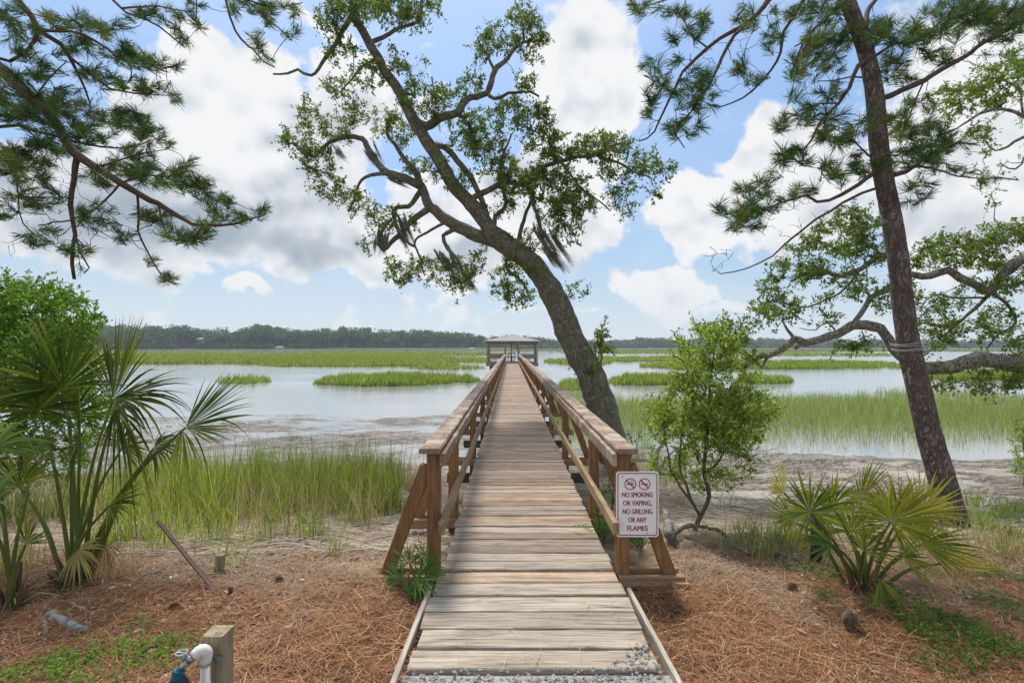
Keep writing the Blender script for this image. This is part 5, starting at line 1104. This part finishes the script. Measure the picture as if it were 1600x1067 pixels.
m_ = MB(); m_.tube(catmull([P3(1030, 745, d0), P3(1026, 712, d0), P3(1038, 690, d0), P3(1062, 668, d0-.1)], .04), np.linspace(.05, .018, len(catmull([P3(1030, 745, d0), P3(1026, 712, d0), P3(1038, 690, d0), P3(1062, 668, d0-.1)], .04))), 10, rough=.15, fr=12); m_.build('stem', M['drift'], r_, smooth=True)
q = catmull([P3(1030, 735, d0), P3(1042, 715, d0), P3(1056, 702, d0+.1), P3(1072, 700, d0+.1)], .04); m_ = MB(); m_.tube(q, np.linspace(.04, .012, len(q)), 10, rough=.15, fr=12); m_.build('side_branch', M['drift'], r_, smooth=True)
# dark green tube behind the right palmetto
a = fit(1275, 882); m_ = MB(); m_.tube([a-(0, 0, .1), a+(0, 0, .06), P3(1275, 806, a[1])], .042, 14); m_.build('marker_tube', M['green'], smooth=True, label='dark green plastic tube standing behind the saw palmetto', cat='tube')
# pine cones
def cone(px, py, s, label, rot):
    p = fit(px, py, .01); m_ = MB(); c_, s_ = math.cos(rot), math.sin(rot)
    m_.tube([(0, 0, .006), (0, 0, s*.9)], [s*.22, s*.08], 8)
    for k in range(70):
        t = k/70; a = k*2.399; r = s*(.40*math.sin(math.pi*(.18+.75*t))+.04); z = t*s*.95+.006; ca, sa = math.cos(a), math.sin(a); wd = s*.12
        m_.add([(ca*r*.35-sa*wd*.4, sa*r*.35+ca*wd*.4, z), (ca*r*.35+sa*wd*.4, sa*r*.35-ca*wd*.4, z), (ca*r+sa*wd, sa*r-ca*wd, z+s*.07), (ca*r*1.1, sa*r*1.1, z+s*.11), (ca*r-sa*wd, sa*r+ca*wd, z+s*.07)], [[(0, 1, 2, 3, 4)]])
    V = np.concatenate(m_.V); V = np.stack([V[:, 0]*c_+V[:, 2]*s_, V[:, 1], -V[:, 0]*s_+V[:, 2]*c_], -1)+p+(0, 0, s*.3); m_.V = [V]; m_.C = [np.concatenate(m_.C)]; m_.Rn = [np.concatenate(m_.Rn)]
    m_.build('pine_cone', M['cone'], label=label, cat='pine cone', group='pine cones on the ground')
cone(1327, 990, .10, 'open upright pine cone in front of the saw palmetto', .15)
cone(428, 912, .06, 'small closed pine cone between stake and left railing', 1.4)
cone(263, 955, .07, 'pine cone lying below the foot of the rusty stake', 1.5)
cone(428, 1050, .06, 'dark pine cone on the straw at the bottom near the faucet post', 1.3)
cone(1228, 925, .07, 'dark pine cone in the straw left of the saw palmetto base', 1.2)
cone(187, 950, .05, 'tiny pale cone between log and leaning stake', 1.5)

# ------------------------------------------------------------------ faucet post
fp = P3(334, 992, 1.84); zt = fp[2]; gzv = float(ground(fp[0], 1.84))
m_ = MB(); m_.beam((fp[0], 1.87, gzv-.1), (fp[0], 1.87, zt), .078, .078, up=(0, 1, 0)); m_.build('faucet_post', M['grey_z'], label='short weathered square post carrying the garden tap', cat='post')
tp = empty('garden_tap', (fp[0]-.035, 1.79, gzv), 'white plastic standpipe and tap strapped to the short post', 'tap')
x0, y0 = P3(322, 1000, 1.80)[0], 1.797
m_ = MB(); m_.tube([(x0, y0, gzv-.05), (x0, y0, zt-.055)], .0165, 16); m_.build('pipe', M['pvc'], tp, smooth=True)
q = catmull([(x0, y0, zt-.075), (x0+.002, y0, zt-.042), (x0-.010, y0-.015, zt-.022), (x0-.026, y0-.035, zt-.034)], .008); m_ = MB(); m_.tube(q, np.interp(np.arange(len(q)), [0, len(q)*.5, len(q)-1], [.020, .023, .018]), 16); m_.build('elbow', M['pvc'], tp, smooth=True)
e = np.array([x0-.026, y0-.035, zt-.034]); dv = unit(np.array([-.55, -.5, -.42]))
m_ = MB(); m_.tube([e, e+dv*.016], .015, 12); m_.tube([e+dv*.015, e+dv*.03, e+dv*.048+(0, 0, -.008)], [.010, .012, .009], 12); m_.tube([e+dv*.028, e+dv*.028+(-.01, 0, .04)], .005, 8); spg = m_.build('spigot', M['brass'], tp, smooth=True)
hc = e+dv*.028+np.array([-.01, 0, .04]); m_ = MB(); a = np.linspace(0, 2*math.pi, 20); m_.tube(np.stack([hc[0]+.018*np.cos(a), hc[1]+.018*np.sin(a), hc[2]+0*a], -1), .004, 6); m_.beam(hc-(.018, 0, 0), hc+(.018, 0, 0), .006, .004, ch=.001); m_.build('handle', M['brass'], spg)
m_ = MB()
for dz in (-.075, -.081): a = np.linspace(0, 2*math.pi, 24); m_.tube(np.stack([x0+.0185*np.cos(a), y0+.0185*np.sin(a), np.full(24, zt+dz)], -1), .0035, 6)
m_.beam((x0+.016, y0+.024, zt-.078), (x0+.05, y0+.024, zt-.074), .004, .012, ch=.001); m_.build('clamp', M['grip'], tp)
f = e+dv*.046+np.array([0, 0, -.006]); sp_ = empty('hose_splitter', f, 'teal and black two way hose splitter screwed to the tap', 'hose splitter')
m_ = MB(); m_.tube([f, f+(-.004, -.004, -.03)], [.021, .019], 12); m_.build('collar', M['teal'], sp_, smooth=False)
m_ = MB()
for s_ in (-1, 1): m_.tube(catmull([f+(0, 0, -.028), f+(s_*.022, -.005, -.05), f+(s_*.026, -.005, -.11)], .01), .017, 12)
m_.build('body', M['dkteal'], sp_, smooth=True)
for s_ in (-1, 1):
    m_ = MB(); m_.tube([f+(s_*.014, -.02, -.045), f+(s_*.016, -.032, -.055), f+(s_*.018, -.03, -.08)], [.011, .013, .008], 10); m_.build('valve_lever', M['teal'], sp_, smooth=True)

# ------------------------------------------------------------------ far shore
def shore_d(px): return np.interp(px, [-500, 100, 420, 740, 900, 1200, 1700, 2300], [470, 480, 500, 560, 820, 860, 850, 800])
def top_px(px): return np.interp(px, [-300, 160, 230, 290, 330, 400, 430, 470, 520, 560, 600, 660, 700, 740, 760, 800, 860, 900, 960, 1000, 1060, 1200, 1300, 1400, 1600, 1900], [505, 505, 507, 507, 514, 506, 509, 515, 511, 509, 515, 514, 517, 520, 527, 523, 528, 531, 530, 526, 528, 528, 529, 530, 531, 530])
def crowns(px, row):
    d = shore_d(px)+row*16; x = (px-VX)/F_PX*d; zt = EYE+(VY-top_px(px)-row*-.0)/F_PX*d-[4.5, 2.0, .0][row]*R.uniform(.2, 1.4); return x, d, zt
m_ = MB(); tk = MB()
def farcrown(x, d, zt, rw, n, s_, cols):
    nb = R.integers(5, 8); c0 = []
    for i in range(nb): c0.append((x+R.normal(0, rw*.42), d+R.normal(0, rw*.4), zt-rw*.35-abs(R.normal(0, rw*.55)), rw*R.uniform(.35, .6)))
    c0.append((x, d, zt-rw*.45, rw*.45)); c0 = np.array(c0); k = R.integers(0, len(c0), n); v = unit(R.normal(0, 1, (n, 3)))*(R.uniform(.6, 1.0, (n, 1))); p = c0[k, :3]+v*c0[k, 3:4]*np.array([1.15, 1, .8]); L_ = s_*R.uniform(.6, 1.4, n)
    m_.add(*leaves(p, R.normal(0, 1, (n, 3)), L_, L_*.8, np.clip(jitcol(n, cols, .1)*R.uniform(.8, 1.2), 0, 1)))
FC = [(.085, .16, .055), (.13, .215, .07), (.055, .11, .045), (.18, .25, .085)]
for row, cnt in ((2, 190), (1, 230), (0, 260)):
    for px in np.sort(R.uniform(-260, 1860, cnt)):
        x, d, zt = crowns(px, row); sc_ = d/500; rw = R.uniform(5.5, 9)*sc_**.7
        farcrown(x, d, zt, rw, 150, 1.7*sc_, FC)
        tk.tube([(x, d, -1.6), (x+R.normal(0, .5), d, zt-rw*.6)], [.35*sc_, .2*sc_], 4)
        if row == 0:
            for q_ in range(4): farcrown(x+R.normal(0, 8), d-R.uniform(2, 8), 1.+R.uniform(1, 5)*sc_, 3.5*sc_, 70, 1.4*sc_, FC)
# solid heart of the wood so little sky shows low between the crowns
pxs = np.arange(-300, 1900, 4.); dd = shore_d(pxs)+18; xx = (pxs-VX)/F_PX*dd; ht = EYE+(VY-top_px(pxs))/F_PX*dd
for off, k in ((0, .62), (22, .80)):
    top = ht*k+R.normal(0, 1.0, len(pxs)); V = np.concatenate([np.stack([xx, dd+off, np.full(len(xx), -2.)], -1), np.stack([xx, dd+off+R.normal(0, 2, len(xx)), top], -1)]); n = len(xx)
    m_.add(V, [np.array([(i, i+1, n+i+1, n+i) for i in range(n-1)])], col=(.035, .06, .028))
wood = empty('distant_woods', (0, 480, -1)); tag(wood, 'dark green wood along the far shore of the marsh', 'woods', kind='stuff')
tk.build('trunks', M['twig'], wood); m_.build('canopy', M['farleaf'], wood)
for o in wood.children: o['kind'] = 'stuff'
# houses and docks on the far shore
def house(px, py, wpx, hpx, lab, d=None, dock=False):
    d = (shore_d(px)-14) if d is None else d; s_ = d/F_PX; x = (px-VX)*s_; zb = EYE-(py-VY)*s_; w_, h_ = wpx*s_, hpx*s_
    r = empty('house' if not dock else 'boathouse', (x, d, zb), lab, 'house' if not dock else 'boathouse', 'buildings along the far shore')
    m1 = MB(); z1 = zb+h_*.55
    if dock:
        for sx in (-1, 1):
            for sy in (-1, 1): m1.box(x+sx*w_*.42-.2, x+sx*w_*.42+.2, d+sy*2-.2, d+sy*2+.2, -2.5, z1)
        m1.box(x-w_*.45, x+w_*.45, d-2, d+2, zb, zb+.3); m1.build('frame', M['white'], r)
    else:
        m1.box(x-w_*.45, x+w_*.45, d-3, d+3, min(zb, -1.), z1); m1.build('wall', M['white'] if zb < 0 else M['twig'], r)
        for t in (-.28, 0, .28):
            mw = MB(); mw.box(x+t*w_-.5, x+t*w_+.5, d-3.06, d-3.0, z1-2.2, z1-.8); mw.build('window', M['black'], r)
    m2 = MB(); zr = zb+h_; m2.add([(x-w_*.5, d-3.5, z1+.01), (x+w_*.5, d-3.5, z1+.01), (x+w_*.5, d+3.5, z1+.01), (x-w_*.5, d+3.5, z1+.01), (x-w_*.28, d, zr), (x+w_*.28, d, zr)], [[(3, 2, 1, 0), (0, 1, 5, 4), (2, 3, 4, 5)], [(1, 2, 5), (3, 0, 4)]]); m2.build('roof', M['roofm'], r)
house(319, 534, 19, 7, 'pale long house half hidden in the trees on the left far shore', 500)
house(437, 545.5, 11, 4.5, 'white roofed boathouse on the water in front of the left far shore', 440, True)
house(1016, 548, 9, 5, 'small white house at the far shore right of the oak trunk')
house(1035, 547.5, 8, 4, 'low white building just right of the small white far house')
house(737, 546.5, 11, 3.5, 'white boathouse at the far shore left of the pavilion', 450, True)
house(864, 548, 8, 4, 'tiny pale house at the far shore right of the pavilion')
house(1343, 549, 8, 4, 'tiny white house at the far shore left of the leaning pine')
house(1190, 549, 7, 4, 'tiny white house at the far shore below the oak limb')

# ------------------------------------------------------------------ haze
m, n = new_mat('haze_air'); m.node_tree.nodes.clear()
pv = n.add('ShaderNodeVolumePrincipled', i={'Color': (.78, .87, 1, 1), 'Density': .00027, 'Anisotropy': .2}); n.add('ShaderNodeOutputMaterial', i={1: pv.outputs[0]})
hb = MB(); hb.box(-1470, 1470, -1470, 1470, -8, 45); hb.build('haze', m, kind='stuff')
